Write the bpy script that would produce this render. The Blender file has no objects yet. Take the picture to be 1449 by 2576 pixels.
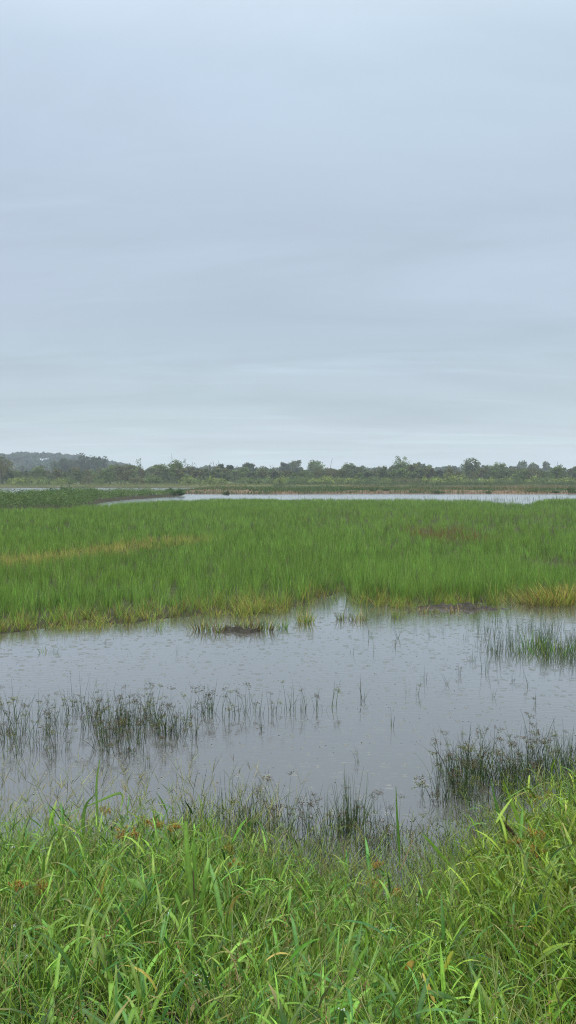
import bpy, math
import numpy as np

RNG = np.random.default_rng(11)
PI = math.pi
sc = bpy.context.scene
COL = sc.collection

# ------------------------------------------------------------------ camera
CZ = 2.6                                   # eye height above the water
PITCH = math.radians(2.44)
F = 1945.0                                 # focal length in units of a 1449 x 2576 picture
cam = bpy.data.cameras.new("camera")
cam.sensor_fit = 'VERTICAL'
cam.sensor_height = 36.0
cam.lens = 36.0 * F / 2576.0
cam.clip_start = 0.05
cam.clip_end = 6000
camo = bpy.data.objects.new("camera", cam)
COL.objects.link(camo)
camo.location = (0, 0, CZ)
camo.rotation_euler = (PI / 2 - PITCH, 0, 0)
sc.camera = camo


def ray(x, y):
    a = (x - 724.5) / F
    b = -(y - 1288.0) / F
    return np.array([a, math.cos(PITCH) + b * math.sin(PITCH), -math.sin(PITCH) + b * math.cos(PITCH)])


def at(x, y, z=0.0):
    d = ray(x, y)
    t = (z - CZ) / d[2]
    return np.array([d[0] * t, d[1] * t, z])


def atd(x, y, Y):
    d = ray(x, y)
    t = Y / d[1]
    return np.array([d[0] * t, Y, CZ + d[2] * t])


# ------------------------------------------------------------------ small numeric helpers
def sstep(a, b, x):
    t = np.clip((x - a) / (b - a), 0, 1)
    return t * t * (3 - 2 * t)


def _hash(ix, iy, seed):
    n = (ix.astype(np.int64) * 374761393 + iy.astype(np.int64) * 668265263 + seed * 974634777) & 0xFFFFFFFF
    n = ((n ^ (n >> 13)) * 1274126177) & 0xFFFFFFFF
    return ((n ^ (n >> 16)) & 0xFFFF) / 65535.0


def vnoise(x, y, scale, seed=0):
    x = np.asarray(x, float) / scale
    y = np.asarray(y, float) / scale
    ix, iy = np.floor(x), np.floor(y)
    fx, fy = x - ix, y - iy
    fx = fx * fx * (3 - 2 * fx)
    fy = fy * fy * (3 - 2 * fy)
    a = _hash(ix, iy, seed)
    b = _hash(ix + 1, iy, seed)
    c = _hash(ix, iy + 1, seed)
    d = _hash(ix + 1, iy + 1, seed)
    return (a * (1 - fx) + b * fx) * (1 - fy) + (c * (1 - fx) + d * fx) * fy


def fnoise(x, y, scale, seed=0):
    return 0.55 * vnoise(x, y, scale, seed) + 0.3 * vnoise(x, y, scale / 2.3, seed + 1) + 0.15 * vnoise(x, y, scale / 5.1, seed + 2)


def unit(v):
    return v / np.maximum(np.linalg.norm(v, axis=-1, keepdims=True), 1e-9)


def U(a, b, n=None):
    return RNG.uniform(a, b, n)


def vary(c, n, amount=0.15, hue=0.08):
    """n tints near colour c (each plant has its own tint)"""
    c = np.asarray(c, float)
    v = RNG.normal(1, amount, (n, 1)) * (1 + RNG.normal(0, hue, (n, 3)))
    return np.clip(c * np.clip(v, 0.35, 1.9), 0.003, 0.85)


# ------------------------------------------------------------------ mesh building
class MB:
    def __init__(self):
        self.v, self.c, self.f, self.n = [], [], [], 0

    def add(self, verts, faces, cols):
        verts = np.asarray(verts, np.float32).reshape(-1, 3)
        cols = np.broadcast_to(np.asarray(cols, np.float32), verts.shape) if np.ndim(cols) < 2 else np.asarray(cols, np.float32).reshape(-1, 3)
        self.v.append(verts)
        self.c.append(cols)
        self.f.append(np.asarray(faces, np.int64) + self.n)
        self.n += len(verts)

    def ribbons(self, P, W, side, col, fold=0.0):
        """P (N,S,3) centre lines, W (N,S) widths, side (N,S,3) or (N,1,3), col (N,3) or (N,S,3)"""
        N, S, _ = P.shape
        side = np.broadcast_to(side, P.shape)
        half = side * (W[..., None] * 0.5)
        if np.ndim(col) == 1:
            col = np.tile(col, (N, 1))
        if np.ndim(col) == 2:
            col = np.repeat(col[:, None, :], S, 1)
        if fold:
            tan = unit(np.gradient(P, axis=1))
            nrm = np.cross(tan, side)
            mid = P - nrm * (W[..., None] * fold)
            V = np.stack([P - half, mid, P + half], 2)
            k = 3
        else:
            V = np.stack([P - half, P + half], 2)
            k = 2
        C = np.repeat(col[:, :, None, :], k, 2)
        if fold:
            C[:, :, 1] *= 1.22                                       # paler midrib
        idx = np.arange(N * S * k).reshape(N, S, k)
        q = []
        for j in range(k - 1):
            q.append(np.stack([idx[:, :-1, j], idx[:, :-1, j + 1], idx[:, 1:, j + 1], idx[:, 1:, j]], -1).reshape(-1, 4))
        self.add(V.reshape(-1, 3), np.concatenate(q), C.reshape(-1, 3))

    def tubes(self, P, r, col, k=3):
        N, S, _ = P.shape
        r = np.broadcast_to(r, (N, S))
        tan = unit(np.gradient(P, axis=1))
        ref = np.where(np.abs(tan[..., 2:3]) > 0.9, np.array([1.0, 0, 0]), np.array([0, 0, 1.0]))
        a = unit(np.cross(tan, ref))
        b = np.cross(tan, a)
        ang = np.arange(k) * 2 * PI / k
        V = P[:, :, None, :] + r[:, :, None, None] * (a[:, :, None, :] * np.cos(ang)[None, None, :, None] + b[:, :, None, :] * np.sin(ang)[None, None, :, None])
        if np.ndim(col) == 1:
            col = np.tile(col, (N, 1))
        if np.ndim(col) == 2:
            col = np.repeat(col[:, None, :], S, 1)
        C = np.repeat(col[:, :, None, :], k, 2)
        idx = np.arange(N * S * k).reshape(N, S, k)
        nx = np.roll(idx, -1, 2)
        q = np.stack([idx[:, :-1], nx[:, :-1], nx[:, 1:], idx[:, 1:]], -1).reshape(-1, 4)
        self.add(V.reshape(-1, 3), q, C.reshape(-1, 3))

    def octas(self, c, ax, r, col):
        """spindles: centres c (N,3), long half-axis vectors ax (N,3), radius r (N,)"""
        N = len(c)
        d = unit(ax)
        ref = np.where(np.abs(d[:, 2:3]) > 0.9, np.array([1.0, 0, 0]), np.array([0, 0, 1.0]))
        a = unit(np.cross(d, ref))
        b = np.cross(d, a)
        r = np.broadcast_to(r, (N,))[:, None]
        V = np.stack([c + ax, c - ax, c + a * r, c + b * r, c - a * r, c - b * r], 1)
        idx = np.arange(N * 6).reshape(N, 6)
        t = []
        for i, j in ((2, 3), (3, 4), (4, 5), (5, 2)):
            t.append(np.stack([idx[:, 0], idx[:, i], idx[:, j], idx[:, j]], -1))
            t.append(np.stack([idx[:, 1], idx[:, j], idx[:, i], idx[:, i]], -1))
        C = np.repeat(np.broadcast_to(col, (N, 3))[:, None, :], 6, 1)
        self.add(V.reshape(-1, 3), np.concatenate(t), C.reshape(-1, 3))

    def cards(self, c, size, col, aspect=0.55, up=0.0):
        """leaf-shaped rhombs in random directions"""
        N = len(c)
        a = RNG.normal(0, 1, (N, 3))
        a[:, 2] = a[:, 2] * 0.7 - up
        a = unit(a)
        b = unit(np.cross(a, RNG.normal(0, 1, (N, 3))))
        nn = np.cross(a, b)
        s = np.broadcast_to(size, (N,))[:, None]
        V = np.stack([c + a * s, c + b * s * aspect + nn * s * 0.12, c - a * s, c - b * s * aspect + nn * s * 0.12], 1)
        idx = np.arange(N * 4).reshape(N, 4)
        C = np.repeat(np.broadcast_to(col, (N, 3))[:, None, :], 4, 1)
        self.add(V.reshape(-1, 3), idx, C.reshape(-1, 3))

    def build(self, name, mat, parent=None, loc=None, smooth=True):
        v = np.concatenate(self.v)
        c = np.concatenate(self.c)
        f = np.concatenate(self.f)
        tri = f[:, 2] == f[:, 3]
        cnt = np.where(tri, 3, 4)
        start = np.concatenate([[0], np.cumsum(cnt)[:-1]])
        keep = np.ones(f.shape, bool)
        keep[tri, 3] = False
        loops = f[keep]
        me = bpy.data.meshes.new(name)
        me.vertices.add(len(v))
        me.vertices.foreach_set("co", v.astype(np.float32).ravel())
        me.loops.add(len(loops))
        me.loops.foreach_set("vertex_index", loops.astype(np.int32))
        me.polygons.add(len(f))
        me.polygons.foreach_set("loop_start", start.astype(np.int32))
        if smooth:
            me.polygons.foreach_set("use_smooth", np.ones(len(f), bool))
        at_ = me.attributes.new("tint", 'FLOAT_COLOR', 'POINT')
        at_.data.foreach_set("color", np.concatenate([c, np.ones((len(c), 1), np.float32)], 1).astype(np.float32).ravel())
        me.materials.append(mat)
        me.update(calc_edges=True)
        o = bpy.data.objects.new(name, me)
        COL.objects.link(o)
        if parent is not None:
            o.parent = parent
        if loc is not None:
            o.location = loc
        return o


def path(base, az, L, lean, bend, S=5, pw=1.3):
    """curved centre lines: tilt from vertical grows from lean to lean+bend"""
    N = len(base)
    s = np.linspace(0, 1, S)
    sm = (s[:-1] + s[1:]) / 2
    az, L, lean, bend = (np.broadcast_to(q, (N,)) for q in (az, L, lean, bend))
    t = lean[:, None] + bend[:, None] * sm[None, :] ** pw
    step = (L / (S - 1))[:, None]
    hx = np.sin(t) * step
    hz = np.cos(t) * step
    d = np.stack([hx * np.cos(az)[:, None], hx * np.sin(az)[:, None], hz], -1)
    return np.concatenate([base[:, None, :], base[:, None, :] + np.cumsum(d, 1)], 1)


def side_of(az, twist):
    """horizontal-ish blade width direction, perpendicular to the bending plane, twisted"""
    a = az + PI / 2 + twist
    return np.stack([np.cos(a), np.sin(a), np.zeros_like(a)], -1)[:, None, :]


LANCE = lambda S: np.sin(PI * np.clip(np.linspace(0.10, 1.0, S), 0, 1) ** 0.75) ** 0.8 + 0.02
BLADE = lambda S: np.clip(1.0 - np.linspace(0, 1, S) ** 2.2, 0.03, 1) * np.clip(0.55 + np.linspace(0, 1, S) * 2, 0, 1)


# ------------------------------------------------------------------ things, parts, labels
def tag(o, label=None, cat=None, group=None, kind=None):
    if label:
        o["label"] = label
    if cat:
        o["category"] = cat
    if group:
        o["group"] = group
    if kind:
        o["kind"] = kind
    return o


def thing(name, label, cat, loc=(0, 0, 0), rz=0.0, scale=1.0, group=None):
    o = bpy.data.objects.new(name, None)
    COL.objects.link(o)
    o.empty_display_size = 0.2
    o.location = loc
    o.rotation_euler = (0, 0, rz)
    o.scale = (scale,) * 3
    return tag(o, label, cat, group)


def dup(root, label, loc, rz, scale, group=None, name=None):
    r = root.copy()
    COL.objects.link(r)
    r.location, r.rotation_euler, r.scale = loc, (0, 0, rz), (scale,) * 3 if np.ndim(scale) == 0 else scale
    r["label"] = label
    if group:
        r["group"] = group
    elif "group" in r:
        del r["group"]
    for ch in list(root.children):
        c = ch.copy()
        COL.objects.link(c)
        c.parent = r
        for g in list(ch.children):
            d = g.copy()
            COL.objects.link(d)
            d.parent = c
    return r


# ------------------------------------------------------------------ materials
def new_mat(name):
    m = bpy.data.materials.new(name)
    m.use_nodes = True
    nt = m.node_tree
    nt.nodes.clear()
    return m, nt, nt.nodes.new('ShaderNodeOutputMaterial')


def N_(nt, kind, **kw):
    n = nt.nodes.new(kind)
    for k, v in kw.items():
        setattr(n, k, v)
    return n


def M_(nt, op, a, b=None, c=None, clamp=False):
    n = nt.nodes.new('ShaderNodeMath')
    n.operation = op
    n.use_clamp = clamp
    for i, q in enumerate((a, b, c)):
        if q is None:
            continue
        if isinstance(q, (int, float)):
            n.inputs[i].default_value = q
        else:
            nt.links.new(q, n.inputs[i])
    return n.outputs[0]


def leaf_mat(name, rough=0.42, spec=0.5, translucent=0.3, mottle=0.25, scale=40.0):
    m, nt, out = new_mat(name)
    a = N_(nt, 'ShaderNodeAttribute', attribute_name="tint")
    tc = N_(nt, 'ShaderNodeTexCoord')
    no = N_(nt, 'ShaderNodeTexNoise')
    no.inputs['Scale'].default_value = scale
    no.inputs['Detail'].default_value = 3
    nt.links.new(tc.outputs['Object'], no.inputs['Vector'])
    mr = N_(nt, 'ShaderNodeMapRange')
    mr.inputs['From Min'].default_value = 0.3
    mr.inputs['From Max'].default_value = 0.7
    mr.inputs['To Min'].default_value = 1 - mottle
    mr.inputs['To Max'].default_value = 1 + mottle
    nt.links.new(no.outputs['Fac'], mr.inputs['Value'])
    mu = N_(nt, 'ShaderNodeVectorMath', operation='SCALE')
    nt.links.new(a.outputs['Color'], mu.inputs[0])
    nt.links.new(mr.outputs[0], mu.inputs['Scale'])
    p = N_(nt, 'ShaderNodeBsdfPrincipled')
    p.inputs['Roughness'].default_value = rough
    p.inputs['Specular IOR Level'].default_value = spec
    nt.links.new(mu.outputs[0], p.inputs['Base Color'])
    t = N_(nt, 'ShaderNodeBsdfTranslucent')
    nt.links.new(mu.outputs[0], t.inputs['Color'])
    mx = N_(nt, 'ShaderNodeMixShader')
    mx.inputs[0].default_value = translucent
    nt.links.new(p.outputs[0], mx.inputs[1])
    nt.links.new(t.outputs[0], mx.inputs[2])
    nt.links.new(mx.outputs[0], out.inputs['Surface'])
    return m


M_BLADE = leaf_mat("field_grass_leaf", 0.55, 0.15, 0.35, 0.2, 6.0)
M_WET = leaf_mat("wet_leaf", 0.32, 0.18, 0.18, 0.2, 60.0)
M_STEM = leaf_mat("plant_stem", 0.5, 0.15, 0.15, 0.2, 50.0)
M_TREE = leaf_mat("tree_leaf", 0.7, 0.08, 0.3, 0.2, 0.6)
M_BARK = leaf_mat("bark", 0.85, 0.2, 0.0, 0.3, 2.0)
M_SEED = leaf_mat("seed_husk", 0.7, 0.2, 0.1, 0.3, 80.0)


def drop_mat():
    m, nt, out = new_mat("rain_drop")
    p = N_(nt, 'ShaderNodeBsdfPrincipled')
    p.inputs['Base Color'].default_value = (0.9, 0.95, 0.95, 1)
    p.inputs['Roughness'].default_value = 0.03
    p.inputs['IOR'].default_value = 1.33
    p.inputs['Transmission Weight'].default_value = 0.75
    nt.links.new(p.outputs[0], out.inputs['Surface'])
    return m


M_DROP = drop_mat()


def ground_mat():
    m, nt, out = new_mat("ground_soil")
    a = N_(nt, 'ShaderNodeAttribute', attribute_name="tint")
    g = N_(nt, 'ShaderNodeNewGeometry')
    no = N_(nt, 'ShaderNodeTexNoise')
    no.inputs['Scale'].default_value = 1.3
    no.inputs['Detail'].default_value = 8
    no.inputs['Roughness'].default_value = 0.7
    nt.links.new(g.outputs['Position'], no.inputs['Vector'])
    mr = N_(nt, 'ShaderNodeMapRange')
    mr.inputs['From Min'].default_value = 0.3
    mr.inputs['From Max'].default_value = 0.7
    mr.inputs['To Min'].default_value = 0.6
    mr.inputs['To Max'].default_value = 1.4
    nt.links.new(no.outputs['Fac'], mr.inputs['Value'])
    mu = N_(nt, 'ShaderNodeVectorMath', operation='SCALE')
    nt.links.new(a.outputs['Color'], mu.inputs[0])
    nt.links.new(mr.outputs[0], mu.inputs['Scale'])
    p = N_(nt, 'ShaderNodeBsdfPrincipled')
    p.inputs['Roughness'].default_value = 0.85
    p.inputs['Specular IOR Level'].default_value = 0.1
    nt.links.new(mu.outputs[0], p.inputs['Base Color'])
    n2 = N_(nt, 'ShaderNodeTexNoise')
    n2.inputs['Scale'].default_value = 18
    n2.inputs['Detail'].default_value = 6
    nt.links.new(g.outputs['Position'], n2.inputs['Vector'])
    bu = N_(nt, 'ShaderNodeBump')
    bu.inputs['Strength'].default_value = 0.6
    bu.inputs['Distance'].default_value = 0.05
    nt.links.new(n2.outputs['Fac'], bu.inputs['Height'])
    nt.links.new(bu.outputs[0], p.inputs['Normal'])
    nt.links.new(p.outputs[0], out.inputs['Surface'])
    return m


def mud_mat():
    m, nt, out = new_mat("wet_mud")
    a = N_(nt, 'ShaderNodeAttribute', attribute_name="tint")
    g = N_(nt, 'ShaderNodeNewGeometry')
    p = N_(nt, 'ShaderNodeBsdfPrincipled')
    p.inputs['Roughness'].default_value = 0.5
    p.inputs['Specular IOR Level'].default_value = 0.15
    nt.links.new(a.outputs['Color'], p.inputs['Base Color'])
    n2 = N_(nt, 'ShaderNodeTexNoise')
    n2.inputs['Scale'].default_value = 14
    n2.inputs['Detail'].default_value = 6
    nt.links.new(g.outputs['Position'], n2.inputs['Vector'])
    bu = N_(nt, 'ShaderNodeBump')
    bu.inputs['Strength'].default_value = 0.8
    bu.inputs['Distance'].default_value = 0.06
    nt.links.new(n2.outputs['Fac'], bu.inputs['Height'])
    nt.links.new(bu.outputs[0], p.inputs['Normal'])
    nt.links.new(p.outputs[0], out.inputs['Surface'])
    return m


def water_mat():
    m, nt, out = new_mat("pond_water")
    g = N_(nt, 'ShaderNodeNewGeometry')
    pos = g.outputs['Position']
    # murky body, slightly cloudier in places
    no = N_(nt, 'ShaderNodeTexNoise')
    no.inputs['Scale'].default_value = 0.35
    no.inputs['Detail'].default_value = 4
    nt.links.new(pos, no.inputs['Vector'])
    cr = N_(nt, 'ShaderNodeValToRGB')
    cr.color_ramp.elements[0].color = (0.055, 0.055, 0.047, 1)
    cr.color_ramp.elements[1].color = (0.067, 0.066, 0.057, 1)
    cr.color_ramp.elements[0].position = 0.3
    cr.color_ramp.elements[1].position = 0.7
    nt.links.new(no.outputs['Fac'], cr.inputs['Fac'])
    # raindrop rings of several sizes
    total = None
    for scale, seed, amp, keep in ((4.0, 0.0, 0.0015, 0.62), (6.0, 13.7, 0.0010, 0.62), (11.0, 41.3, 0.0006, 0.75)):
        mp = N_(nt, 'ShaderNodeMapping')
        mp.inputs['Location'].default_value = (seed, seed * 0.37, 0)
        nt.links.new(pos, mp.inputs['Vector'])
        vo = N_(nt, 'ShaderNodeTexVoronoi', voronoi_dimensions='2D', feature='F1')
        vo.inputs['Scale'].default_value = scale
        vo.inputs['Randomness'].default_value = 0.9
        nt.links.new(mp.outputs[0], vo.inputs['Vector'])
        sp = N_(nt, 'ShaderNodeSeparateColor')
        nt.links.new(vo.outputs['Color'], sp.inputs[0])
        d = vo.outputs['Distance']
        r0 = M_(nt, 'MULTIPLY_ADD', sp.outputs[0], 0.24, 0.03)
        dd = M_(nt, 'SUBTRACT', d, r0)
        env = M_(nt, 'EXPONENT', M_(nt, 'MULTIPLY', M_(nt, 'MULTIPLY', dd, dd), -160.0))
        wave = M_(nt, 'COSINE', M_(nt, 'MULTIPLY', dd, 75.0))
        on = M_(nt, 'GREATER_THAN', sp.outputs[1], keep)
        fade = M_(nt, 'MULTIPLY_ADD', sp.outputs[0], -0.75, 1.0)
        h = M_(nt, 'MULTIPLY', M_(nt, 'MULTIPLY', env, wave), M_(nt, 'MULTIPLY', M_(nt, 'MULTIPLY', on, fade), amp))
        total = h if total is None else M_(nt, 'ADD', total, h)
    # light wind chop
    mp = N_(nt, 'ShaderNodeMapping')
    mp.inputs['Scale'].default_value = (0.7, 1.5, 1.0)
    nt.links.new(pos, mp.inputs['Vector'])
    n1 = N_(nt, 'ShaderNodeTexNoise')
    n1.inputs['Scale'].default_value = 9.0
    n1.inputs['Detail'].default_value = 4
    n1.inputs['Roughness'].default_value = 0.55
    nt.links.new(mp.outputs[0], n1.inputs['Vector'])
    n3 = N_(nt, 'ShaderNodeTexNoise')
    n3.inputs['Scale'].default_value = 0.25
    n3.inputs['Detail'].default_value = 2
    nt.links.new(pos, n3.inputs['Vector'])
    calm = N_(nt, 'ShaderNodeMapRange')
    calm.inputs['From Min'].default_value = 0.35
    calm.inputs['From Max'].default_value = 0.65
    calm.inputs['To Min'].default_value = 0.0012
    calm.inputs['To Max'].default_value = 0.0028
    nt.links.new(n3.outputs['Fac'], calm.inputs['Value'])
    total = M_(nt, 'ADD', total, M_(nt, 'MULTIPLY', n1.outputs['Fac'], calm.outputs[0]))
    spp = N_(nt, 'ShaderNodeSeparateXYZ')
    nt.links.new(pos, spp.inputs[0])
    open_ = N_(nt, 'ShaderNodeMapRange')                            # the wide channel beyond the field lies calmer
    open_.inputs['From Min'].default_value = 14
    open_.inputs['From Max'].default_value = 60
    open_.inputs['To Min'].default_value = 1.0
    open_.inputs['To Max'].default_value = 1.2
    nt.links.new(spp.outputs['Y'], open_.inputs['Value'])
    total = M_(nt, 'MULTIPLY', total, open_.outputs[0])
    fine = N_(nt, 'ShaderNodeMapRange')                             # wind wavelets too small to draw
    fine.inputs['From Min'].default_value = 18
    fine.inputs['From Max'].default_value = 70
    fine.inputs['To Min'].default_value = 0.04
    fine.inputs['To Max'].default_value = 0.20
    nt.links.new(spp.outputs['Y'], fine.inputs['Value'])
    bu = N_(nt, 'ShaderNodeBump')
    bu.inputs['Strength'].default_value = 1.0
    bu.inputs['Distance'].default_value = 1.0
    nt.links.new(total, bu.inputs['Height'])
    p = N_(nt, 'ShaderNodeBsdfPrincipled')
    p.inputs['Roughness'].default_value = 0.04
    p.inputs['IOR'].default_value = 1.6
    p.inputs['Coat Weight'].default_value = 1.0
    p.inputs['Coat IOR'].default_value = 1.65
    nt.links.new(fine.outputs[0], p.inputs['Coat Roughness'])
    nt.links.new(fine.outputs[0], p.inputs['Roughness'])
    nt.links.new(bu.outputs[0], p.inputs['Coat Normal'])
    nt.links.new(cr.outputs[0], p.inputs['Base Color'])
    nt.links.new(bu.outputs[0], p.inputs['Normal'])
    nt.links.new(p.outputs[0], out.inputs['Surface'])
    return m


M_GROUND, M_MUD, M_WATER = ground_mat(), mud_mat(), water_mat()


# ------------------------------------------------------------------ world and sun: rainy overcast
def make_world():
    w = bpy.data.worlds.new("World")
    sc.world = w
    w.use_nodes = True
    nt = w.node_tree
    nt.nodes.clear()
    out = N_(nt, 'ShaderNodeOutputWorld')
    sky = N_(nt, 'ShaderNodeTexSky', sky_type='NISHITA')
    sky.sun_disc = False
    sky.sun_elevation = math.radians(58)
    sky.sun_rotation = math.radians(200)
    tc = N_(nt, 'ShaderNodeTexCoord')
    sp = N_(nt, 'ShaderNodeSeparateXYZ')
    nt.links.new(tc.outputs['Generated'], sp.inputs[0])
    # cloud deck brightness by height in the sky: duller low down, bright overhead
    cr = N_(nt, 'ShaderNodeValToRGB')
    e = cr.color_ramp.elements
    stops = [(0.0, (0.60, 0.69, 0.735)), (0.10, (0.515, 0.625, 0.695)), (0.20, (0.50, 0.608, 0.725)), (0.36, (0.53, 0.64, 0.78)),
             (0.47, (0.60, 0.74, 0.885)), (0.56, (0.74, 0.88, 1.0)), (0.72, (2.7, 2.82, 2.95)), (1.0, (4.6, 4.7, 4.8))]
    while len(e) < len(stops):
        e.new(0.5)
    for el, (p, c) in zip(e, stops):
        el.position = p
        el.color = (*c, 1)
    nt.links.new(sp.outputs['Z'], cr.inputs['Fac'])
    # streaky cloud texture on a flat deck
    zc = M_(nt, 'MAXIMUM', M_(nt, 'ADD', sp.outputs['Z'], 0.10), 0.03)
    cx = M_(nt, 'DIVIDE', sp.outputs['X'], zc)
    cy = M_(nt, 'DIVIDE', sp.outputs['Y'], zc)
    cb = N_(nt, 'ShaderNodeCombineXYZ')
    nt.links.new(cx, cb.inputs[0])
    nt.links.new(cy, cb.inputs[1])
    mp = N_(nt, 'ShaderNodeMapping')
    mp.inputs['Scale'].default_value = (0.6, 1.15, 1)
    mp.inputs['Rotation'].default_value = (0, 0, 0.45)
    mp.inputs['Location'].default_value = (2.3, 0.4, 0)
    nt.links.new(cb.outputs[0], mp.inputs['Vector'])
    no = N_(nt, 'ShaderNodeTexNoise')
    no.inputs['Scale'].default_value = 0.9
    no.inputs['Detail'].default_value = 9
    no.inputs['Roughness'].default_value = 0.56
    no.inputs['Distortion'].default_value = 0.9
    nt.links.new(mp.outputs[0], no.inputs['Vector'])
    mr = N_(nt, 'ShaderNodeMapRange')
    mr.inputs['From Min'].default_value = 0.3
    mr.inputs['From Max'].default_value = 0.72
    mr.inputs['To Min'].default_value = 0.935
    mr.inputs['To Max'].default_value = 1.09
    nt.links.new(no.outputs['Fac'], mr.inputs['Value'])
    mu = N_(nt, 'ShaderNodeVectorMath', operation='SCALE')
    nt.links.new(cr.outputs[0], mu.inputs[0])
    nt.links.new(mr.outputs[0], mu.inputs['Scale'])
    # thin pale streaks low in the cloud
    mpw = N_(nt, 'ShaderNodeMapping')
    mpw.inputs['Scale'].default_value = (0.42, 1.5, 1)
    mpw.inputs['Rotation'].default_value = (0, 0, -0.15)
    mpw.inputs['Location'].default_value = (0.7, 1.9, 0)
    nt.links.new(cb.outputs[0], mpw.inputs['Vector'])
    now = N_(nt, 'ShaderNodeTexNoise')
    now.inputs['Scale'].default_value = 1.1
    now.inputs['Detail'].default_value = 6
    now.inputs['Roughness'].default_value = 0.5
    now.inputs['Distortion'].default_value = 0.6
    nt.links.new(mpw.outputs[0], now.inputs['Vector'])
    wr = N_(nt, 'ShaderNodeMapRange', interpolation_type='SMOOTHSTEP')
    wr.inputs['From Min'].default_value = 0.52
    wr.inputs['From Max'].default_value = 0.74
    wr.inputs['To Min'].default_value = 1.0
    wr.inputs['To Max'].default_value = 1.13
    nt.links.new(now.outputs['Fac'], wr.inputs['Value'])
    muw = N_(nt, 'ShaderNodeVectorMath', operation='SCALE')
    nt.links.new(mu.outputs[0], muw.inputs[0])
    nt.links.new(wr.outputs[0], muw.inputs['Scale'])
    mu = muw
    # gentle patches of lavender and grey
    n2 = N_(nt, 'ShaderNodeTexNoise')
    n2.inputs['Scale'].default_value = 0.55
    n2.inputs['Detail'].default_value = 3
    nt.links.new(mp.outputs[0], n2.inputs['Vector'])
    c2 = N_(nt, 'ShaderNodeValToRGB')
    c2.color_ramp.elements[0].color = (0.988, 1.0, 0.985, 1)
    c2.color_ramp.elements[1].color = (1.02, 0.995, 1.015, 1)
    c2.color_ramp.elements[0].position = 0.38
    c2.color_ramp.elements[1].position = 0.62
    nt.links.new(n2.outputs['Fac'], c2.inputs['Fac'])
    mu2 = N_(nt, 'ShaderNodeVectorMath', operation='MULTIPLY')
    nt.links.new(mu.outputs[0], mu2.inputs[0])
    nt.links.new(c2.outputs[0], mu2.inputs[1])
    b1 = N_(nt, 'ShaderNodeBackground')
    b1.inputs['Strength'].default_value = 0.06
    nt.links.new(sky.outputs[0], b1.inputs['Color'])
    b2 = N_(nt, 'ShaderNodeBackground')
    b2.inputs['Strength'].default_value = 1.0
    nt.links.new(mu2.outputs[0], b2.inputs['Color'])
    mx = N_(nt, 'ShaderNodeMixShader')
    mx.inputs[0].default_value = 0.92
    nt.links.new(b1.outputs[0], mx.inputs[1])
    nt.links.new(b2.outputs[0], mx.inputs[2])
    nt.links.new(mx.outputs[0], out.inputs['Surface'])
    sun = bpy.data.lights.new("sun", 'SUN')
    sun.energy = 1.5
    sun.angle = math.radians(40)
    sun.color = (1.0, 0.97, 0.92)
    so = bpy.data.objects.new("sun", sun)
    COL.objects.link(so)
    so.location = (0, 0, 60)
    el, rot = math.radians(58), math.radians(200)
    d = np.array([math.sin(rot) * math.cos(el), math.cos(rot) * math.cos(el), math.sin(el)])
    from mathutils import Vector
    so.rotation_euler = Vector(d).to_track_quat('Z', 'Y').to_euler()


make_world()

# ------------------------------------------------------------------ lie of the land
NEAR_PX = [(-500, 1665), (-160, 1618), (0, 1600), (90, 1592), (170, 1586), (300, 1580), (400, 1566), (470, 1556), (560, 1550), (650, 1548), (720, 1540),
           (775, 1524), (800, 1508), (832, 1506), (850, 1492), (866, 1492), (880, 1512), (920, 1524), (1000, 1529), (1080, 1524), (1180, 1522), (1240, 1519),
           (1290, 1506), (1350, 1508), (1420, 1512), (1449, 1514), (1600, 1512), (2000, 1500)]
_ne = np.array([at(x, y)[:2] for x, y in NEAR_PX])
_o = np.argsort(_ne[:, 0])
_ne = _ne[_o]
FAR_PX = [(-300, 60), (0, 60), (120, 62), (250, 70), (330, 77), (420, 84), (600, 92), (800, 92), (1000, 90), (1180, 87), (1230, 82), (1270, 76), (1325, 75), (1345, 80), (1375, 92), (1449, 96), (1700, 96)]
_fu = np.array([(x - 724.5) / F for x, _ in FAR_PX])
_fy = np.array([d for _, d in FAR_PX], float)


def near_edge(x):
    return np.interp(x, _ne[:, 0], _ne[:, 1])


def far_edge(x, y):
    return np.interp(x / np.maximum(y, 1), _fu, _fy)


def in_field(x, y):
    e1 = y - near_edge(x) - (fnoise(x, y, 0.7, 5) - 0.5) * 0.7
    e2 = far_edge(x, y) - y + (fnoise(x, y, 5, 6) - 0.5) * 9
    return e1, e2


def shore(x):
    return np.interp(x, [-6, -2.2, -1.2, -0.5, 0.0, 0.5, 0.9, 1.3, 1.8, 6], [5.0, 4.95, 4.95, 4.9, 4.55, 4.4, 4.45, 4.85, 5.2, 5.8]) + 0


def dyke(x, y):
    pu = 724.5 + F * x / np.maximum(y, 1)                           # runs obliquely away to the right
    a = np.interp(pu, [-400, 150, 200, 270, 330, 440, 470], [60, 60, 66, 86, 96, 113, 120])
    b = np.interp(pu, [-400, 0, 270, 330, 430, 462, 470], [92, 96, 112, 118, 124, 122, 120])
    w = (fnoise(x, y, 5, 45) - 0.5) * 4
    return sstep(0, 4, y - a + w) * sstep(0, 4, b - y + w) * (pu < 470)


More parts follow.
